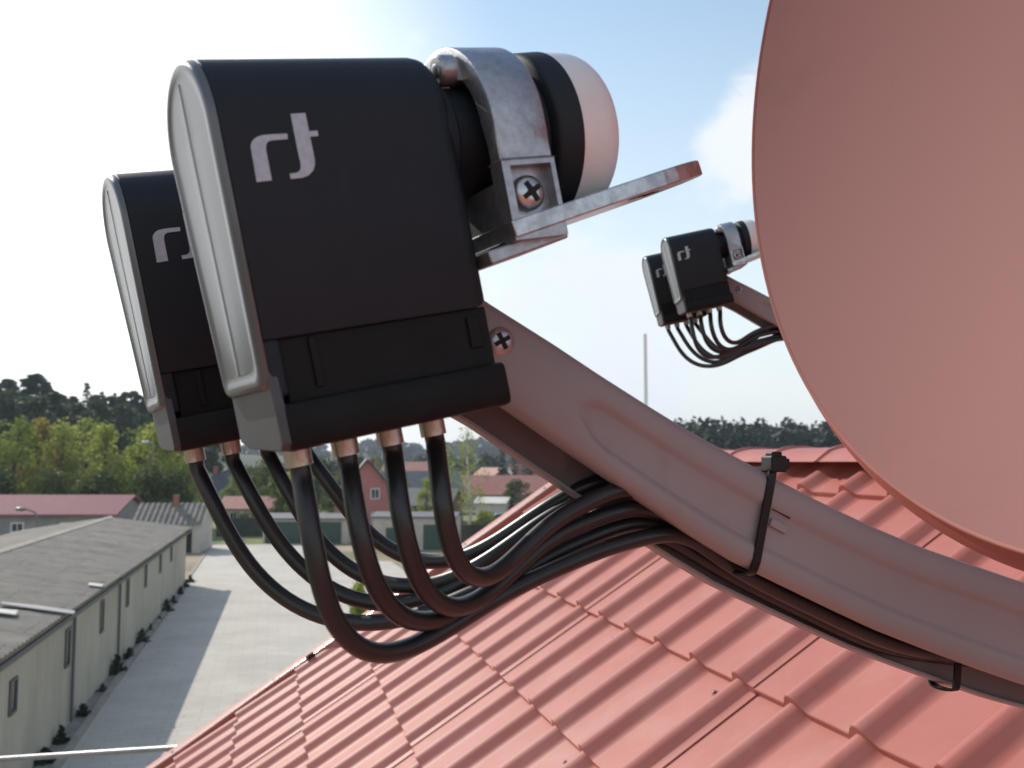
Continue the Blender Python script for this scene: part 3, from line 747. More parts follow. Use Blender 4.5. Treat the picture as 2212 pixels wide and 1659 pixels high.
q = MB(); q.box((0, 0, 0), (1, 1, 1)); q = MB()
a, b = yard(-5.17, 3), yard(-5.32, 97)
d = (b - a).normalized(); w = Vector((d.y, -d.x, 0)) * .12
q.add([a - w * 1.6, a, b, b - w * 1.6] + [p + ZUP * .07 for p in (a - w * 1.6, a, b, b - w * 1.6)], [(4, 5, 6, 7), (0, 1, 5, 4), (1, 2, 6, 5), (2, 3, 7, 6), (3, 0, 4, 7)])
struct(q.build('kerb', M['kerb']))
# damp gravel strip between the barn and the paving
q = MB(); q.add([C0 - BD * 48 + BN * -.3 + ZUP * .008, C0 - BD * 48 + BN * .75 + ZUP * .008, C0 + BN * .3 + ZUP * .008, C0 + BN * -.3 + ZUP * .008], [(0, 1, 2, 3)]); struct(q.build('gravel_path', M['damp']))
# grass beyond the paving
q = MB(); q.add([yard(-9, 99.5, .004), yard(12, 97, .004), yard(40, 84, .004), yard(40, 88.5, .004), yard(12, 106, .004), yard(-9, 106, .004)], [(0, 1, 2, 3, 4, 5)]); struct(q.build('grass_verge', M['grass']))
q = MB(); q.add([yard(-200, 112, .004), yard(200, 100, .004), yard(200, 420, .004), yard(-200, 420, .004)], [(0, 1, 2, 3)]); struct(q.build('meadow', M['grass']))

# ------------------------------------------------------------------ the long barn
def barn():
    m = basis(BN, BD, ZUP, C0)                      # x across (right +), y along, origin at far right foot
    root = empty('barn', 'long low barn with grey corrugated roof and cream wall along the paved yard', 'barn', m)
    inv = m.inverted()
    eh = 3.62
    r = ray(109, 518); t = (C0 - EYE).dot(BD) / r.dot(BD); ap = inv @ (EYE + r * t)   # ridge end
    W = -ap.x * 1.0; rh = ap.z; Ln = 50; oh = .28
    q = MB(); q.prism([(0, 0), (0, eh), (-W, rh - .25), (-2 * W, eh), (-2 * W, 0)][::-1], 'y', -Ln, 0); q.build('wall', M['barnwall'], root)
    # corrugated slopes as real waves
    per = .36
    def slope(sg):
        mb = MB(); e0 = Vector((-W + sg * (W + oh), 0, eh - (rh - eh) / W * oh + .10)); top = Vector((-W, 0, rh + .02)); rows = []
        y = .35
        rw = random.Random(3)
        while y > -Ln:
            hz = .032 * math.sin(2 * math.pi * y / per)
            sag = .02 * math.sin(y * .7) + .015 * math.sin(y * 1.9 + 1)
            row = []
            for k in range(7):
                f = k / 6; p = e0.lerp(top, f); row.append((p.x, y, p.z + hz + sag * math.sin(math.pi * f)))
            rows.append(row); y -= per / 4
        mb.grid(rows); return mb
    slope(1).build('roof_slope', M['ash'], root, smooth=60, solid=-.012)
    slope(-1).build('roof_slope', M['ash'], root, smooth=60, solid=.012)
    q = MB(); q.prism([(-W + .26, rh - .02), (-W + .24, rh + .05), (-W, rh + .13), (-W - .24, rh + .05), (-W - .26, rh - .02)][::-1], 'y', -Ln, .36); q.build('ridge_cap', M['ashridge'], root)
    q = MB(); q.box((oh - .11, -Ln, eh - .26), (oh - .02, .3, eh - .13)); q.build('eaves_board', M['shutter'], root)
    # slit windows, found by where their columns stand on the wall
    def ty(cx, cy):
        r = ray(cx / 2.765 / 2.53125, (1400 + cy / 2.765) / 2.53125); p = EYE + r * ((C0 - EYE).dot(BN) / r.dot(BN)); return (inv @ p)
    for cx, c0, c1 in ((85, 880, 1120), (468, 530, 790), (710, 330, 550), (890, 185, 370), (1018, 70, 235), (1120, 0, 135), (1197, -70, 55)):
        p = ty(cx, (c0 + c1) / 2); z0 = ty(cx, c1).z; z1 = ty(cx, c0).z; w = .32
        z0, z1 = max(.5, z0), min(eh - .25, z1)
        q = MB(); q.box((.002, p.y - w, z0), (.05, p.y - w + .07, z1)); q.box((.002, p.y + w - .07, z0), (.05, p.y + w, z1)); q.box((.002, p.y - w + .07, z1 - .07), (.05, p.y + w - .07, z1)); q.box((.002, p.y - w + .07, z0), (.07, p.y + w - .07, z0 + .07))
        f = q.build('window', M['shutter'], root)
        q = MB(); q.box((-.02, p.y - w + .05, z0 + .05), (.012, p.y + w - .05, z1 - .05)); q.build('pane', M['glassdark'], f)
    for cx, cy in ((490, 800), (825, 260)):
        p = ty(cx, cy); q = MB(); q.tube([(.09, p.y, .1), (.09, p.y, eh - .15)], .05, 10); q.build('downpipe', M['shutter'], root, smooth=60)
    return root, W, rh, eh, inv
BARN, BW, BRH, BEH, BINV = barn()
# weeds in a row along the wall foot
rw = random.Random(11)
def weed_mesh(seed, h, w, n):
    g = random.Random(seed); mb = MB()
    for i in range(n):
        z = h * g.random() ** 2.6; sp = w * (1.25 - 1.1 * z / h); c = Vector((g.gauss(0, .4) * sp, g.gauss(0, .5) * sp, z)); l = .05 + .09 * g.random()
        d1 = Vector((g.gauss(0, 1), g.gauss(0, 1), g.gauss(.6, .6))).normalized() * l; d2 = d1.orthogonal().normalized() * l * .5
        mb.add([c - d1, c + d2, c + d1, c - d2], [(0, 1, 2, 3)])
    return mb
wm = [weed_mesh(s, .62, .26, 260) for s in (1, 2, 3)]
wpos = []
for cx, cy in ((1275, 205), (1245, 240), (1208, 290), (1168, 350), (1125, 410), (1070, 470), (1015, 550), (950, 630), (880, 735), (800, 845), (690, 970), (575, 1140), (425, 1330), (200, 1480)):
    wpos.append(ground_at(cx / 2.765 / 2.53125, (1400 + cy / 2.765) / 2.53125))
ords = ['farthest', 'second farthest', 'third farthest', 'fourth farthest', 'fifth farthest', 'sixth farthest', 'seventh farthest', 'seventh nearest', 'sixth nearest', 'fifth nearest', 'fourth nearest', 'third nearest', 'second nearest', 'nearest']
srcs = []
for i, p in enumerate(wpos):
    if i < 3: o = wm[i].build('weed_clump', M['weed']); srcs.append(o)
    else: o = srcs[i % 3].copy(); COL.objects.link(o)
    pl = BINV @ p; pl.x = .22; pl.z = 0
    o.location = BARN.matrix_world @ pl; o.rotation_euler.z = rw.random() * 6; s = .40 + .5 * rw.random(); o.scale = (s, s * (.8 + .9 * rw.random()), s * (.8 + .6 * rw.random()))
    tag(o, ords[i] + ' dark weed clump of the row along the foot of the barn wall', 'weeds', 'weed clumps along the barn wall')
# loose broken pieces lying on the barn roof
def roof_piece(px, py, poly, mt, label):
    r = ray(px, py); B0 = BARN.matrix_world
    e = B0 @ Vector((.28, 0, BEH)); n = (B0.to_3x3() @ Vector((BRH - BEH, 0, BW))).normalized()
    p = EYE + r * ((e - EYE).dot(n) / r.dot(n)) + n * .11
    x = BD.copy(); y = n.cross(x); q = MB(); q.prism(poly, 'z', 0, .03)
    o = q.build('roof_scrap', mt); o.matrix_world = basis(x, y, n, p); tag(o, label, 'scrap', 'loose scraps on the barn roof'); return o
roof_piece(96 / 2.531 / 1.0, (1400 + 415 / 2.765) / 2.53125, [(-.35, -1.0), (.15, -.95), (.35, .2), (.25, 1.0), (-.05, 1.05), (-.2, .2)], M['pipe'], 'large bluish sheet scrap lying on the barn roof near the eaves')
roof_piece((662 / 2.765) / 2.53125, (1400 + 248 / 2.765) / 2.53125, [(-.25, -.25), (.3, -.2), (.25, .25), (-.2, .2)], M['whitewall'], 'small white scrap lying on the barn roof edge')
roof_piece((12 / 2.765) / 2.53125, (1400 + 440 / 2.765) / 2.53125, [(-.3, -.4), (.35, -.3), (.2, .4), (-.2, .3)], M['whitewall'], 'white scrap on the barn roof at the left edge of the view')

# ------------------------------------------------------------------ houses
def house(name, label, cat, loc, az, L, W, he, hr, wall, roof, windows=(), doors=(), chimney=None, oh=.35, wave=False, group=None, gable=True):
    """x along the ridge, y across, front at -y; windows (side, along, z, w, h) with side 'f' front or 'g' right gable"""
    X, Y = Vector((math.cos(R(az)), -math.sin(R(az)), 0)), Vector((math.sin(R(az)), math.cos(R(az)), 0))
    root = empty(name, label, cat, basis(X, Y, ZUP, loc), group)
    q = MB(); q.prism([(-W / 2, 0), (W / 2, 0), (W / 2, he), (0, hr - .12), (-W / 2, he)], 'x', -L / 2, L / 2); q.build('wall', wall, root)
    k = (hr - he) / (W / 2); t = .16; q = MB()
    if not wave:
        q.prism([(-W / 2 - oh, he - k * oh), (0, hr), (W / 2 + oh, he - k * oh), (W / 2 + oh, he - k * oh + t), (0, hr + t), (-W / 2 - oh, he - k * oh + t)], 'x', -L / 2 - oh, L / 2 + oh)
    else:
        rows = []; x = -L / 2 - oh
        while x < L / 2 + oh:
            hz = .045 * math.sin(2 * math.pi * x / .5)
            rows.append([(x, -W / 2 - oh, he - k * oh + .12 + hz), (x, 0, hr + .12 + hz), (x, W / 2 + oh, he - k * oh + .12 + hz)]); x += .125
        q.grid(rows)
    rf = q.build('roof', roof, root, smooth=30 if wave else None)
    if chimney:
        cx, cy, cw, ch = chimney; zb = hr - k * abs(cy)
        q = MB(); q.box((cx - cw, cy - cw, zb - .2), (cx + cw, cy + cw, zb + ch)); q.box((cx - cw - .06, cy - cw - .06, zb + ch), (cx + cw + .06, cy + cw + .06, zb + ch + .12)); q.build('chimney', M['brick'], rf)
    for sd, al, z, w, h in windows:
        def bx(q, a0, a1, z0, z1, d0, d1):
            if sd == 'f': q.box((a0, -W / 2 - d1, z0), (a1, -W / 2 - d0, z1))
            else: q.box((L / 2 + d0, a0, z0) if sd == 'g' else (-L / 2 - d1, a0, z0), (L / 2 + d1, a1, z1) if sd == 'g' else (-L / 2 - d0, a1, z1))
        q = MB(); b = .11
        bx(q, al - w / 2, al - w / 2 + b, z, z + h, .003, .06); bx(q, al + w / 2 - b, al + w / 2, z, z + h, .003, .06); bx(q, al - w / 2 + b, al + w / 2 - b, z, z + b, .003, .06); bx(q, al - w / 2 + b, al + w / 2 - b, z + h - b, z + h, .003, .06); bx(q, al - .03, al + .03, z + b, z + h - b, .003, .05)
        f = q.build('window', M['frame'], root)
        q = MB(); bx(q, al - w / 2 + .04, al + w / 2 - .04, z + .04, z + h - .04, -.05, .02); q.build('pane', M['glassdark'], f)
    for sd, al, w, h, mt in doors:
        q = MB()
        if sd == 'f': q.box((al - w / 2, -W / 2 - .05, .02), (al + w / 2, -W / 2 + .05, h))
        else: q.box((L / 2 - .05, al - w / 2, .02), (L / 2 + .05, al + w / 2, h))
        q.build('door', mt, root)
    return root
def gxy(px, d): r = ray(px, 500); p = EYE + r * (d / r.y); return Vector((p.x, p.y, 0))
house('shed', 'long low shed with faded pink roof behind the barn at the left', 'shed', gxy(18, 91), 0, 21.5, 7.5, 3.3, 4.75, M['greywall'], M['pinkroof'], windows=[('f', 6.5, 1.6, 1.2, .9), ('f', 2, 1.6, 1.2, .9)], doors=[('f', -6, 2.4, 2.4, M['frame'])], oh=.5)
sh = house('outbuilding', 'small pale outbuilding with ribbed grey roof and dark doorway at the end of the barn', 'outbuilding', gxy(176, 87), -6, 5.6, 5.0, 2.6, 4.2, M['palewall'], M['ash'], doors=[('f', 1.55, 1.0, 2.05, M['dark'])], chimney=(.1, -.3, .22, .9), wave=True)
house('house', 'pink rendered house with steep dark roof and white framed windows beyond the cables', 'house', gxy(366, 121), 80, 9, 7.6, 3.9, 8.3, M['pinkwall'], M['darkroof'],
      windows=[('g', 1.0, 3.5, 1.1, 1.3), ('g', 1.1, .6, 1.1, 1.3), ('g', -1.4, .6, 1.1, 1.3), ('g', -1.1, 3.5, 1.1, 1.3), ('f', -2, 1.2, 1.1, 1.2)], chimney=(-1.5, .8, .3, 1.0), oh=.55)
house('garage', 'low grey garage with wide dark green doors at the far end of the yard', 'garage', gxy(312, 97), 2, 8.5, 5, 2.35, 2.7, M['palewall'], M['greyroof'], doors=[('f', -2.2, 3.6, 2.1, M['greendoor']), ('f', 1.9, 3.4, 2.1, M['greendoor'])], oh=.25)
house('garage', 'beige garage with one dark green door right of the pink house', 'garage', gxy(418, 90), 3, 7.6, 5, 2.9, 3.2, M['palewall'], M['greyroof'], doors=[('f', 2.2, 2.6, 2.3, M['greendoor']), ('f', -2.0, 1.1, 2.0, M['greendoor'])], oh=.2)
house('cottage', 'low white cottage with faded red roof between the cables', 'cottage', gxy(265, 122), 4, 10, 6, 2.2, 3.5, M['whitewall'], M['redroof'], windows=[('f', 1, .9, 1, .9), ('f', -3, .9, 1, .9)])
house('house', 'dark roofed house with maroon walls beside the yellow-green trees', 'house', gxy(208, 140), -20, 9, 9, 2.9, 6.3, M['maroon'], M['darkroof'], windows=[('g', 0, 1, 1.1, 1.2)], chimney=(1, 0, .3, 1))
house('house', 'far yellow gabled house peeping between two cables', 'house', gxy(226, 172), 70, 9, 9, 3.4, 6.6, M['yellowwall'], M['darkroof'], windows=[('f', 0, 1, 1.2, 1.2)])
house('house', 'grey roofed house right of the pink house', 'house', gxy(420, 150), -15, 12, 9, 3.2, 6.5, M['greywall'], M['greyroof'], windows=[('f', -2, 1, 1.2, 1.2), ('f', 2, 1, 1.2, 1.2)], chimney=(2, .5, .35, 1.1))
house('house', 'dark roofed low house between pink house and rightmost cable', 'house', gxy(424, 128), 12, 9, 7, 2.4, 4.4, M['maroon'], M['greyroof'], windows=[('f', -2, .8, 1, 1)])
house('house', 'small yellow gabled house behind the birch at the right', 'house', gxy(492, 190), 62, 9, 8, 3.6, 6.8, M['yellowwall'], M['redroof'], windows=[('g', 0, 1, 1, 1)])
house('house', 'wide red roofed bungalow right of the birch', 'house', gxy(512, 165), 10, 19, 10, 2.6, 5.6, M['palewall'], M['redroof'], windows=[('f', -5, .9, 1.3, 1.2), ('f', 0, .9, 1.3, 1.2)])
house('shed', 'little white shed beside the birch trunk', 'shed', gxy(494, 142), 18, 4.5, 3.5, 2.0, 2.7, M['whitewall'], M['whitewall'])
house('house', 'pale far house at the foot of the distant hill', 'house', gxy(528, 260), -30, 12, 9, 4, 7.5, M['whitewall'], M['redroof'], windows=[('f', 2, 1, 1.2, 1.2)])
house('house', 'distant house with reddish roof behind the pink house', 'house', gxy(412, 230), 20, 14, 10, 4, 8, M['palewall'], M['redroof'], windows=[('f', 2, 1, 1.2, 1.2)])
house('warehouse', 'long flat grey-green hall far behind the yellow house', 'warehouse', gxy(262, 215), 3, 34, 14, 4.2, 5.6, M['greyroof'], M['greyroof'])

# fence behind the yard
def fence(px0, px1, d0, d1, h, label):
    a, b = gxy(px0, d0), gxy(px1, d1); v = b - a; L = v.length; X = v.normalized(); Y = Vector((-X.y, X.x, 0))
    root = empty('fence', label, 'fence', basis(X, Y, ZUP, a))
    q = MB(); x = 0
    while x < L: q.box((x, 0, .05), (min(L, x + .36), .03, h)); x += .38
    q.build('boards', M['hedge'], root)
    x = 0
    while x < L: q = MB(); q.box((x, .031, 0), (x + .1, .13, h + .05)); q.build('post', M['hedge'], root); x += 3
fence(217, 300, 103, 101, 2.0, 'dark board fence between the outbuilding and the green garage doors')
fence(444, 505, 94, 92, 1.9, 'dark board fence under the birch, meeting the tiled roof')

# street lamps
def lamp(px, top_y, d, h_arm, side, label, headmat):
    p = gxy(px, d); z = H - (top_y - 462.24) / F * d
    root = empty('street_lamp', label, 'street lamp', Matrix.Translation(p))
    q = MB(); q.tube(catmull([(0, 0, 0), (0, 0, z * .6), (0, 0, z - .5), (side * .25, 0, z - .12), (side * h_arm, 0, z + .12)], 6), .07, 8); q.build('pole', M['lamp'], root, smooth=60)
    q = MB(); q.lathe([(-.45, .05), (-.3, .14), (.1, .17), (.4, .1)], 'x', (side * (h_arm + .3), 0, z + .1), 12); q.build('lamp_head', headmat, root, smooth=60)
lamp(37.5, 510, 76, 1.0, -1, 'grey street lamp with bent arm in front of the pink roofed shed', M['lamp'])
lamp(151, 443, 104, .5, -1, 'tall thin street lamp against the yellow-green trees', M['lamphead'])
# lightning rod on the far roof end
p = at_depth(646, 418, 9.0); q = MB(); q.tube([(0, 0, 0), (0, 0, .80)], [.012, .0095], 10)
tp = at_depth(646, 334, 9.0); q = MB(); q.tube([(0, 0, -1.4), (0, 0, (tp - p).length)], [.026, .018], 10)
o = q.build('lightning_rod', M['frame'], None, smooth=60); o.location = p; tag(o, 'thin pale rod standing against the sky left of the near dish', 'lightning rod')

# parked cars
def car(px, d, az, paint, label):
    p = gxy(px, d); X = Vector((math.cos(R(az)), math.sin(R(az)), 0)); Y = Vector((-X.y, X.x, 0))
    root = empty('parked_car', label, 'car', basis(X, Y, ZUP, p), 'cars parked among the houses')
    q = MB(); q.prism([(-2.1, .3), (2.1, .3), (2.15, .75), (1.9, .95), (1.2, 1.0), (.5, 1.42), (-1.0, 1.45), (-1.75, 1.05), (-2.15, .95)], 'y', -.85, .85); q.build('body', paint, root, bevel=.08, smooth=40)
    q = MB(); q.prism([(1.0, 1.0), (.45, 1.36), (-.95, 1.39), (-1.5, 1.05)], 'y', -.862, .862); q.build('windows', M['glassdark'], root)
    for x in (-1.35, 1.35):
        for y in (-.8, .8):
            q = MB(); q.lathe([(y - .1, .3), (y + .1, .3)], 'y', (x, 0, .31), 16); q.build('wheel', M['tyre'], root, smooth=40)
car(504, 122, 8, M['carpaint_d'], 'dark car parked just above the tiled roof edge')
car(521, 150, 30, M['carpaint_s'], 'silver car parked under the arm, farther than the dark one')

# ------------------------------------------------------------------ trees
def leaf_quads(mb, c, n, sx, sz, size, g, flat=0):
    for _ in range(n):
        while True:
            v = Vector((g.uniform(-1, 1), g.uniform(-1, 1), g.uniform(-1, 1)))
            if .15 < v.length < 1: break
        p = c + Vector((v.x * sx, v.y * sx, v.z * sz)); s = size * g.uniform(.6, 1.4)
        d1 = Vector((g.gauss(0, 1), g.gauss(0, 1), g.gauss(0, .6))).normalized() * s; d2 = d1.cross(Vector((g.gauss(0, 1), g.gauss(0, 1), g.gauss(0, 1)))).normalized() * s * .6
        mb.add([p - d1, p + d2, p + d1, p - d2], [(0, 1, 2, 3)])
def tree_src(name, kind, seed, h, w, leaf, bark):
    g = random.Random(seed); root = bpy.data.objects.new(name, None); COL.objects.link(root); root.empty_display_size = .5
    tr = MB(); cr = MB()
    lean = Vector((g.gauss(0, .03), g.gauss(0, .03), 0))
    def axis(z): return Vector((lean.x * z, lean.y * z, z)) + Vector((math.sin(z * .7 + seed) * .12, math.cos(z * .6 + seed) * .12, 0))
    tr.tube([axis(h * k / 8) for k in range(9)], [.020 * h * (1 - .92 * k / 8) + .02 for k in range(9)], 8)
    if kind == 'round':
        n = 30
        for i in range(n):
            f = .22 + .78 * (i + g.random()) / n; prof = math.sin(math.pi * min(1, (f - .12) / .92) ** .85) ** .8
            r = w * prof * g.uniform(.35, 1.0); a = g.uniform(0, 6.283)
            c = axis(h * f * .96) + Vector((math.cos(a) * r, math.sin(a) * r, 0))
            st = axis(h * f * .7); tr.tube([st, st.lerp(c, .5) + Vector((0, 0, .15)), c], [.05, .035, .012], 5, False)
            rr = w * g.uniform(.22, .42); leaf_quads(cr, c, int(130 * g.uniform(.5, 1.3)), rr, rr * g.uniform(.8, 1.5), .17 * g.uniform(.8, 1.2), g)
    elif kind == 'pine':
        n = 26
        for i in range(n):
            f = .38 + .62 * (i + g.random()) / n; prof = min(1, (1.04 - f) * 3.2) * min(1, (f - .30) * 6)
            r = w * prof * g.uniform(.25, 1.0); a = g.uniform(0, 6.283)
            c = axis(h * f) + Vector((math.cos(a) * r, math.sin(a) * r, .25 * r))
            tr.tube([axis(h * f - .6 * r), c], [.06, .015], 5, False)
            rr = w * g.uniform(.24, .40); leaf_quads(cr, c, int(150 * g.uniform(.6, 1.2)), rr * 1.1, rr * .6, .31, g)
    elif kind == 'spruce':
        lv = 22
        for i in range(lv):
            f = .12 + .87 * i / lv; r = w * (1 - f) ** .85 * g.uniform(.8, 1.15) + .12
            for k in range(max(4, int(9 * (1 - f)) + 3)):
                a = g.uniform(0, 6.283); c = axis(h * f) + Vector((math.cos(a) * r * .6, math.sin(a) * r * .6, -.15 * r))
                tr.tube([axis(h * f), c], [.03, .01], 4, False)
                leaf_quads(cr, c, 14, r * .45 + .1, .28, .24, g)
    elif kind == 'birch':
        for i in range(34):
            f = .20 + .80 * (i + g.random()) / 34; prof = math.sin(math.pi * min(1, (f - .08) / .95)) ** .7
            r = w * prof * g.uniform(.2, 1.0); a = g.uniform(0, 6.283); c = axis(h * f) + Vector((math.cos(a) * r, math.sin(a) * r, 0))
            tr.tube([axis(h * f - .5 * r), c], [.04, .01], 5, False)
            rr = w * g.uniform(.2, .35); leaf_quads(cr, c, int(52 * g.uniform(.5, 1.3)), rr, rr * 1.8, .12, g)
    elif kind == 'bush':
        for i in range(12):
            a = g.uniform(0, 6.283); r = w * g.uniform(.1, .8); c = Vector((math.cos(a) * r, math.sin(a) * r, h * g.uniform(.25, .75)))
            leaf_quads(cr, c, 110, w * .38, h * .3, .14, g)
    tr.build('trunk', bark, root, smooth=50); cr.build('crown', leaf, root)
    return root
def put(src, used, loc, rot, sc, label, cat='tree', group=None):
    o = src if src not in used else copy_tree(src)
    used.add(src); o.location = loc; o.rotation_euler = (0, 0, rot); o.scale = sc; tag(o, label, cat, group); return o
used = set()
YS = [tree_src('leafy_tree', 'round', s, 11, 3.1, M['yleaf'], M['bark']) for s in (1, 2, 3, 4)]
OS = tree_src('leafy_tree', 'round', 9, 11, 2.9, M['oleaf'], M['bark'])
GS = [tree_src('leafy_tree', 'round', s, 7, 2.8, M['gleaf'], M['bark']) for s in (21, 22)]
PS = [tree_src('pine_tree', 'pine', s, 16, 3.2, M['pine'], M['bark']) for s in (31, 32, 33)]
SP = [tree_src('spruce_tree', 'spruce', s, 16, 3.0, M['conifer'], M['bark']) for s in (41, 42)]
BI = [tree_src('birch_tree', 'birch', s, 11, 2.6, M['birch'], M['birchbark']) for s in (51, 52)]
BU = [tree_src('shrub', 'bush', s, 2.2, 1.7, M['gleaf'], M['bark']) for s in (61, 62)]
BY = tree_src('shrub', 'bush', 63, 2.2, 1.7, M['yleaf'], M['bark'])
g = random.Random(7)
def topH(py, d): return H - (py - 462.24) / F * d
# front belt of fresh green trees: (column, top row, distance, source, label)
belt = [(-22, 424, 112, YS[0], 'yellow-green tree at the very left edge above the pink roof'), (8, 420, 108, YS[1], 'bright green tree second from the left above the pink roof'),
        (34, 421, 114, OS, 'bronze tinted spring tree between bright green ones above the pink roof'), (60, 425, 110, YS[2], 'bright green tree above the bend of the near street lamp'),
        (86, 421, 116, YS[3], 'tall yellow-green tree above the end of the pink roof'), (108, 425, 108, YS[0], 'dense bright green tree right of the pink roof end'),
        (132, 428, 113, YS[1], 'wide yellow-green tree left of the tall thin lamp'), (155, 425, 109, YS[3], 'pale green tree just behind the tall thin lamp'),
        (176, 440, 112, YS[2], 'green tree right of the tall thin lamp under the farther receiver head'), (194, 452, 116, YS[0], 'smaller green tree at the right end of the belt, over the ribbed roof')]
for px, ty_, d, s, lb in belt:
    h = topH(ty_, d); f = h / 11.0; put(s, used, gxy(px, d), g.uniform(0, 6), (f * .95, f * .95, f), lb, 'tree', 'spring green trees behind the shed')
back = [(-5, 470, 104, GS[0], 'dark understorey tree behind the left of the pink roof'), (48, 472, 103, GS[1], 'dark understorey tree behind the middle of the pink roof'), (100, 474, 103, GS[0], 'dark understorey tree behind the right end of the pink roof'), (146, 470, 102, GS[1], 'dark tree behind the outbuilding chimney'), (176, 476, 104, GS[0], 'dark low tree behind the ribbed roof')]
for px, ty_, d, s, lb in back:
    h = topH(ty_, d); f = h / 7; put(s, used, gxy(px, d), g.uniform(0, 6), (f * 1.15, f * 1.15, f), lb, 'tree', 'dark understorey trees')
# hill with the pine wood
hill = MB(); rows = []
for j in range(31):
    y = 120 + j * 10; row = []
    for i in range(31):
        x = -330 + i * 9.0; e = smoothstep(125, 215, y) * smoothstep(-8, -95, x) ; row.append((x, y, -.3 + 11 * e))
    rows.append(row)
hill.grid(rows); struct(hill.build('hill', M['forestfloor'], None, smooth=60))
def hz(p): return -.3 + 11 * smoothstep(125, 215, p.y) * smoothstep(-8, -95, p.x)
tops = [(-12, 383), (4, 381), (17, 396), (33, 376), (40, 384), (48, 392), (57, 396), (70, 398), (83, 380), (91, 397), (99, 389), (107, 398), (112, 391), (122, 394), (131, 393), (140, 398), (149, 396), (158, 401), (167, 402), (176, 408), (188, 416), (200, 424)]
plabels = {33: 'tallest dark pine with a broad crown on the left skyline', 83: 'thin pointed spruce on the skyline', 99: 'second pointed spruce on the skyline, right of the thin one'}
for px, ty_ in tops:
    d = g.uniform(176, 205); p = gxy(px, d); p.z = hz(p) - .2; h = topH(ty_, d) - p.z; 
    s = SP[px % 2] if px in (83, 99, 112) else PS[px % 3]; f = h / 16.0; w = f * (1.35 if px in (33, 4) else 1.0)
    put(s, used, p, g.uniform(0, 6), (w, w, f), plabels.get(px, 'dark pine on the left skyline above the spring green trees'), 'tree', 'pines on the left skyline')
def wood_mass(name, spots, srcs, label, mt):
    """one mass of trees: every crown and trunk in one mesh"""
    mb = MB()
    data = []
    for s in srcs:
        ch = [c for c in bpy.data.objects if c.parent == s]
        vs = []; fs = []
        for c in ch:
            b = len(vs); vs += [v.co.copy() for v in c.data.vertices]; fs += [tuple(i + b for i in pl.vertices) for pl in c.data.polygons]
        data.append((vs, fs))
    for i, (p, sx, sz, ro) in enumerate(spots):
        vs, fs = data[i % len(data)]; c, s_ = math.cos(ro), math.sin(ro)
        mb.add([(p.x + (v.x * c - v.y * s_) * sx, p.y + (v.x * s_ + v.y * c) * sx, p.z + v.z * sz) for v in vs], fs)
    return stuff(mb.build(name, mt), label, 'woodland')
spots = []
for i in range(150):
    px = g.uniform(-70, 225); d = g.uniform(150, 250); p = gxy(px, d); p.z = hz(p) - .3
    lim = interp([-70, 33, 60, 110, 150, 180, 225], [392, 392, 404, 404, 408, 416, 440], px) + g.uniform(-1, 24)
    h = topH(lim, d) - p.z
    if h < 6: continue
    spots.append((p, h / 16 * 1.25, h / 16, g.uniform(0, 6)))
wood_mass('pine_wood', spots, PS, 'dark pine wood covering the hill at the left', M['pine'])
# lighter low source for the far woods
def blob_src(seed, h, w, n, size):
    gg = random.Random(seed); o = bpy.data.objects.new('w', None); COL.objects.link(o); cr = MB()
    for i in range(12):
        a = gg.uniform(0, 6.283); r = w * gg.uniform(0, .6); f = gg.uniform(.16, .82)
        leaf_quads(cr, Vector((math.cos(a) * r, math.sin(a) * r, h * f)), n, w * .5, h * .2, size, gg)
    cr.tube([(0, 0, 0), (0, 0, h * .7)], [.2, .1], 5)
    c = cr.build('c', M['farwood'], o); return o, c
tmp = [blob_src(s, 16, 4.2, 55, .62) for s in (71, 72, 73)]
spots = []
for i in range(105):
    px = g.uniform(600, 1130); d = g.uniform(170, 230); p = gxy(px, d)
    h = topH(417 + g.uniform(-4, 10) + 3 * math.sin(px * .05), d); spots.append((p, h / 16 * 1.05, h / 16, g.uniform(0, 6)))
wood_mass('far_wood', spots, [t[0] for t in tmp], 'dark far wood rising over the roof ridge at the right', M['farwood'])
# the distant wooded hill in the middle
rows = []; fh = MB()
for j in range(13):
    y = 620 + j * 60; row = []
    for i in range(41):
        x = -900 + i * 45; row.append((x, y, -1 + 24 * smoothstep(620, 1050, y) * (1 + .12 * math.sin(x * .011 + .6) + .06 * math.sin(x * .03))))
    rows.append(row)
fh.grid(rows); struct(fh.build('far_hill', M['forestfloor'], None, smooth=60))
tmp2 = [blob_src(s, 13, 7.5, 20, 2.0) for s in (81, 82)]
spots = []
for i in range(520):
    x = g.uniform(-560, 420); y = g.uniform(560, 1080)
    z = -1 + 24 * smoothstep(620, 1050, y) * (1 + .12 * math.sin(x * .011 + .6) + .06 * math.sin(x * .03)) - .8
    spots.append((Vector((x, y, max(z, -.5))), g.uniform(.9, 1.5), g.uniform(.7, 1.15), g.uniform(0, 6)))
wood_mass('distant_wood', spots, [t[0] for t in tmp2], 'bluish distant wood on the low hill beyond the village', M['farwood'])
spots = []
for i in range(90):
    px = g.uniform(190, 560); d = g.uniform(250, 420); p = gxy(px, d); h = topH(452 + g.uniform(0, 9), d); spots.append((p, h / 16 * 1.0, h / 16, g.uniform(0, 6)))
wood_mass('village_wood', spots, [t[0] for t in tmp], 'dark green belt of trees behind the village houses', M['farwood'])
for e, c in tmp + tmp2: bpy.data.objects.remove(c); bpy.data.objects.remove(e)
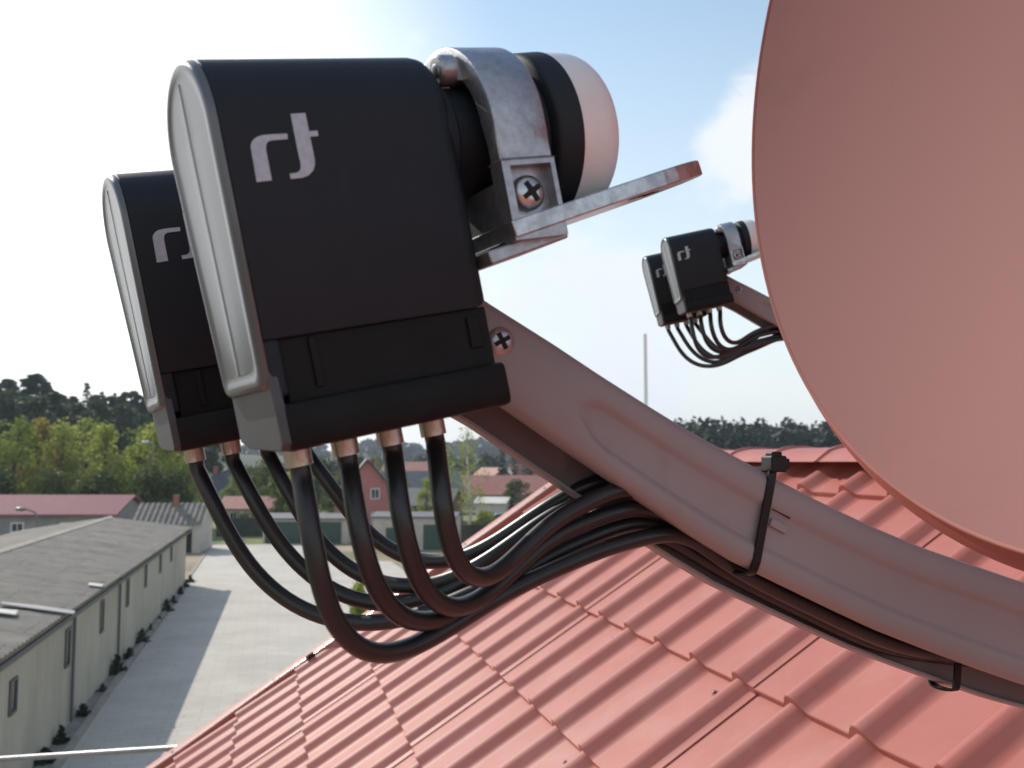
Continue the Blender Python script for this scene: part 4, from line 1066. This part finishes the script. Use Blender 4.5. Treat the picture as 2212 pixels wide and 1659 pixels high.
# village trees
put(BI[0], used, gxy(470, 115), 1.0, (1.05, 1.05, 1.06), 'tall pale green birch between the rightmost cable and the arm', 'tree', 'birches among the houses')
put(BI[1], used, gxy(448, 124), 2.0, (.8, .8, .86), 'smaller pale green birch left of the tall one', 'tree', 'birches among the houses')
put(BI[0], used, gxy(376, 160), 3.0, (.7, .7, .8), 'pale tree above the roof of the pink house', 'tree', 'birches among the houses')
put(SP[0], used, gxy(503, 185), 1, (.55, .55, .82), 'narrow dark spruce above the yellow gable, left one of the pair', 'tree', 'spruces among the houses')
put(SP[1], used, gxy(514, 195), 2, (.5, .5, .70), 'narrow dark spruce above the yellow gable, right one of the pair', 'tree', 'spruces among the houses')
put(GS[0], used, gxy(268, 126), 1, (1.2, 1.2, 1.12), 'dark round tree behind the red roofed cottage', 'tree', 'village trees')
put(GS[1], used, gxy(284, 118), 2, (1.0, 1.0, .95), 'dark tree right of the red roofed cottage', 'tree', 'village trees')
put(YS[2], used, gxy(234, 132), 2, (.62, .62, .55), 'small bright tree in front of the yellow house', 'tree', 'village trees')
put(GS[1], used, gxy(520, 142), 2.5, (.95, .95, .75), 'brownish green tree in front of the red roofed bungalow', 'tree', 'village trees')
put(GS[0], used, gxy(338, 126), 2.5, (.9, .9, .85), 'dark tree left of the pink house', 'tree', 'village trees')
for px, d, s, sc, lb in ((296, 116, YS[1], .62, 'light green tree behind the green garage doors'), (344, 131, YS[0], .72, 'light green tree left behind the pink house'), (398, 132, YS[3], .66, 'light green tree right behind the pink house'), (428, 112, YS[2], .55, 'light green tree over the beige garage roof'), (318, 138, GS[1], 1.2, 'dark tree between the cottage and the pink house'), (248, 134, GS[0], 1.0, 'dark tree between the yellow house and the cottage')):
    put(s, used, gxy(px, d), g.uniform(0, 6), (sc, sc, sc), lb, 'tree', 'village trees')
for px, d, s, sc, lb in ((404, 112, BY, 1.3, 'bright shrub right of the pink house wall'), (418, 108, BU[0], 1.2, 'dark shrub behind the beige garage'), (436, 118, BY, 1.0, 'bright shrub left of the birches'),
                         (300, 108, BU[1], 1.2, 'dark shrub behind the green garage doors'), (330, 108, BU[0], 1.2, 'dark shrub in front of the pink house'), (486, 112, BY, 1.1, 'bright shrub at the foot of the birch'), (246, 110, BU[1], 1.1, 'dark shrub behind the board fence'), (478, 106, BU[0], .9, 'low dark shrub on the grass below the birch')):
    put(s, used, gxy(px, d), g.uniform(0, 6), (sc, sc, sc), lb, 'shrub', 'shrubs between the houses')
put(BY, used, yard(4.2, 47), 1.5, (.45, .45, 1.05), 'narrow bright green shrub standing at the yard edge behind the cables', 'shrub', 'shrubs between the houses')

# ------------------------------------------------------------------ light, sky, haze, camera
SUN_AZ, SUN_EL = R(-47), R(35)
sd = Vector((math.sin(SUN_AZ) * math.cos(SUN_EL), math.cos(SUN_AZ) * math.cos(SUN_EL), math.sin(SUN_EL)))
l = bpy.data.lights.new('sun', 'SUN'); l.energy = 4.2; l.angle = R(.55); l.color = (1, .93, .84)
so = bpy.data.objects.new('sun', l); COL.objects.link(so); so.rotation_euler = (-sd).to_track_quat('-Z', 'Y').to_euler(); so.location = (0, 0, 60)

w = bpy.data.worlds.new('World'); scene.world = w; w.use_nodes = True
nt = w.node_tree; N = nt.nodes; L = nt.links; bg = N['Background']
sky = N.new('ShaderNodeTexSky'); sky.sky_type = 'NISHITA'; sky.sun_disc = False; sky.sun_elevation = SUN_EL; sky.sun_rotation = SUN_AZ
sky.air_density = 1.5; sky.dust_density = .4; sky.ozone_density = 1.0
tc = N.new('ShaderNodeTexCoord'); dirv = tc.outputs['Generated']
def math_(op, a, b=None, c=None):
    n = N.new('ShaderNodeMath'); n.operation = op
    for i, x in enumerate((a, b, c)):
        if x is None: continue
        if isinstance(x, (int, float)): n.inputs[i].default_value = x
        else: L.new(x, n.inputs[i])
    return n.outputs[0]
nz = N.new('ShaderNodeTexNoise'); nz.inputs['Scale'].default_value = 8.5; nz.inputs['Detail'].default_value = 11; nz.inputs['Roughness'].default_value = .62; nz.inputs['Distortion'].default_value = .25
mp = N.new('ShaderNodeMapping'); mp.inputs['Scale'].default_value = (1, 1, 1.7); L.new(dirv, mp.inputs[0]); L.new(mp.outputs[0], nz.inputs['Vector'])
fld = math_('MULTIPLY_ADD', nz.outputs[0], 2.2, -1.42)
def spot(px, py, rad, amp, fldin):
    d = ray(px, py).normalized(); dp = N.new('ShaderNodeVectorMath'); dp.operation = 'DOT_PRODUCT'
    L.new(dirv, dp.inputs[0]); dp.inputs[1].default_value = d
    mr = N.new('ShaderNodeMapRange'); mr.interpolation_type = 'SMOOTHSTEP'
    mr.inputs[1].default_value = math.cos(rad); mr.inputs[2].default_value = math.cos(rad * .12); mr.inputs[3].default_value = 0; mr.inputs[4].default_value = amp
    L.new(dp.outputs['Value'], mr.inputs[0]); return math_('ADD', fldin, mr.outputs[0])
for s in ((755, 120, .085, .42), (742, 165, .075, .46), (790, 130, .09, .4), (712, 195, .05, .26), (600, 310, .15, .52), (555, 290, .12, .34), (690, 360, .14, .42), (512, 330, .08, .25), (415, 42, .03, .30), (800, 60, .08, .2), (640, 280, .06, .2)):
    fld = spot(*s, fld)
def spot_dir(d, rad, amp, fldin):
    dp = N.new('ShaderNodeVectorMath'); dp.operation = 'DOT_PRODUCT'; L.new(dirv, dp.inputs[0]); dp.inputs[1].default_value = d.normalized()
    mr = N.new('ShaderNodeMapRange'); mr.interpolation_type = 'SMOOTHSTEP'; mr.inputs[1].default_value = math.cos(rad); mr.inputs[2].default_value = math.cos(rad * .3); mr.inputs[4].default_value = amp
    L.new(dp.outputs['Value'], mr.inputs[0]); return math_('ADD', fldin, mr.outputs[0])
fld = spot_dir(Vector((.1, -.75, .75)), 1.15, .62, fld)      # unseen bright cloud behind the viewer, added to fill the camera-facing sides
msk = N.new('ShaderNodeMapRange'); msk.interpolation_type = 'SMOOTHSTEP'; msk.inputs[1].default_value = .0; msk.inputs[2].default_value = .75; msk.inputs[4].default_value = .92; L.new(fld, msk.inputs[0])
cm = N.new('ShaderNodeMix'); cm.data_type = 'RGBA'; cm.inputs[7].default_value = (6.1, 6.3, 6.6, 1)
L.new(msk.outputs[0], cm.inputs[0]); L.new(sky.outputs[0], cm.inputs[6])
sx = N.new('ShaderNodeSeparateXYZ'); L.new(dirv, sx.inputs[0])
hm = N.new('ShaderNodeMapRange'); hm.interpolation_type = 'SMOOTHSTEP'; hm.inputs[1].default_value = .56; hm.inputs[2].default_value = -.05; hm.inputs[4].default_value = .88; L.new(sx.outputs[2], hm.inputs[0])
ch = N.new('ShaderNodeMix'); ch.data_type = 'RGBA'; ch.inputs[7].default_value = (5.5, 6.0, 6.5, 1); L.new(hm.outputs[0], ch.inputs[0]); L.new(cm.outputs[2], ch.inputs[6])
# thin bright veil of cirrus round the sun
dp = N.new('ShaderNodeVectorMath'); dp.operation = 'DOT_PRODUCT'; L.new(dirv, dp.inputs[0]); dp.inputs[1].default_value = ray(-180, 240).normalized()
vl = N.new('ShaderNodeMapRange'); vl.interpolation_type = 'SMOOTHSTEP'; vl.inputs[1].default_value = math.cos(R(38)); vl.inputs[2].default_value = math.cos(R(12)); vl.inputs[4].default_value = .95
L.new(dp.outputs['Value'], vl.inputs[0])
cv = N.new('ShaderNodeMix'); cv.data_type = 'RGBA'; cv.inputs[7].default_value = (9.5, 9.5, 9.4, 1); L.new(vl.outputs[0], cv.inputs[0]); L.new(ch.outputs[2], cv.inputs[6])
L.new(cv.outputs[2], bg.inputs['Color']); bg.inputs['Strength'].default_value = .145

hb = MB(); hb.box((-1500, -60, -1), (1500, 1250, 70)); hz_o = hb.build('haze', M['dark'])
hm_ = bpy.data.materials.new('haze'); hm_.use_nodes = True; hn = hm_.node_tree; hn.nodes.remove(hn.nodes['Principled BSDF'])
pv = hn.nodes.new('ShaderNodeVolumePrincipled'); pv.inputs['Color'].default_value = (.80, .88, 1, 1); pv.inputs['Density'].default_value = .0003
hn.links.new(pv.outputs[0], hn.nodes['Material Output'].inputs['Volume'])
hz_o.data.materials.clear(); hz_o.data.materials.append(hm_); stuff(hz_o, 'thin bluish haze in the air over the village and hills', 'haze')

cam = bpy.data.cameras.new('camera'); co = bpy.data.objects.new('camera', cam); COL.objects.link(co)
co.location = EYE; co.rotation_euler = (R(90) + PIT, 0, 0); cam.sensor_width = 36; cam.lens = 36 * F / 1024
cam.clip_start = .02; cam.clip_end = 9000
cam.dof.use_dof = True; cam.dof.focus_distance = .60; cam.dof.aperture_fstop = cam.lens / 1.7
scene.camera = co
scene.view_settings.view_transform = 'Standard'; scene.view_settings.look = 'None'; scene.view_settings.gamma = 1
scene.view_settings.exposure = .15
scene.render.resolution_x = 1024; scene.render.resolution_y = 768
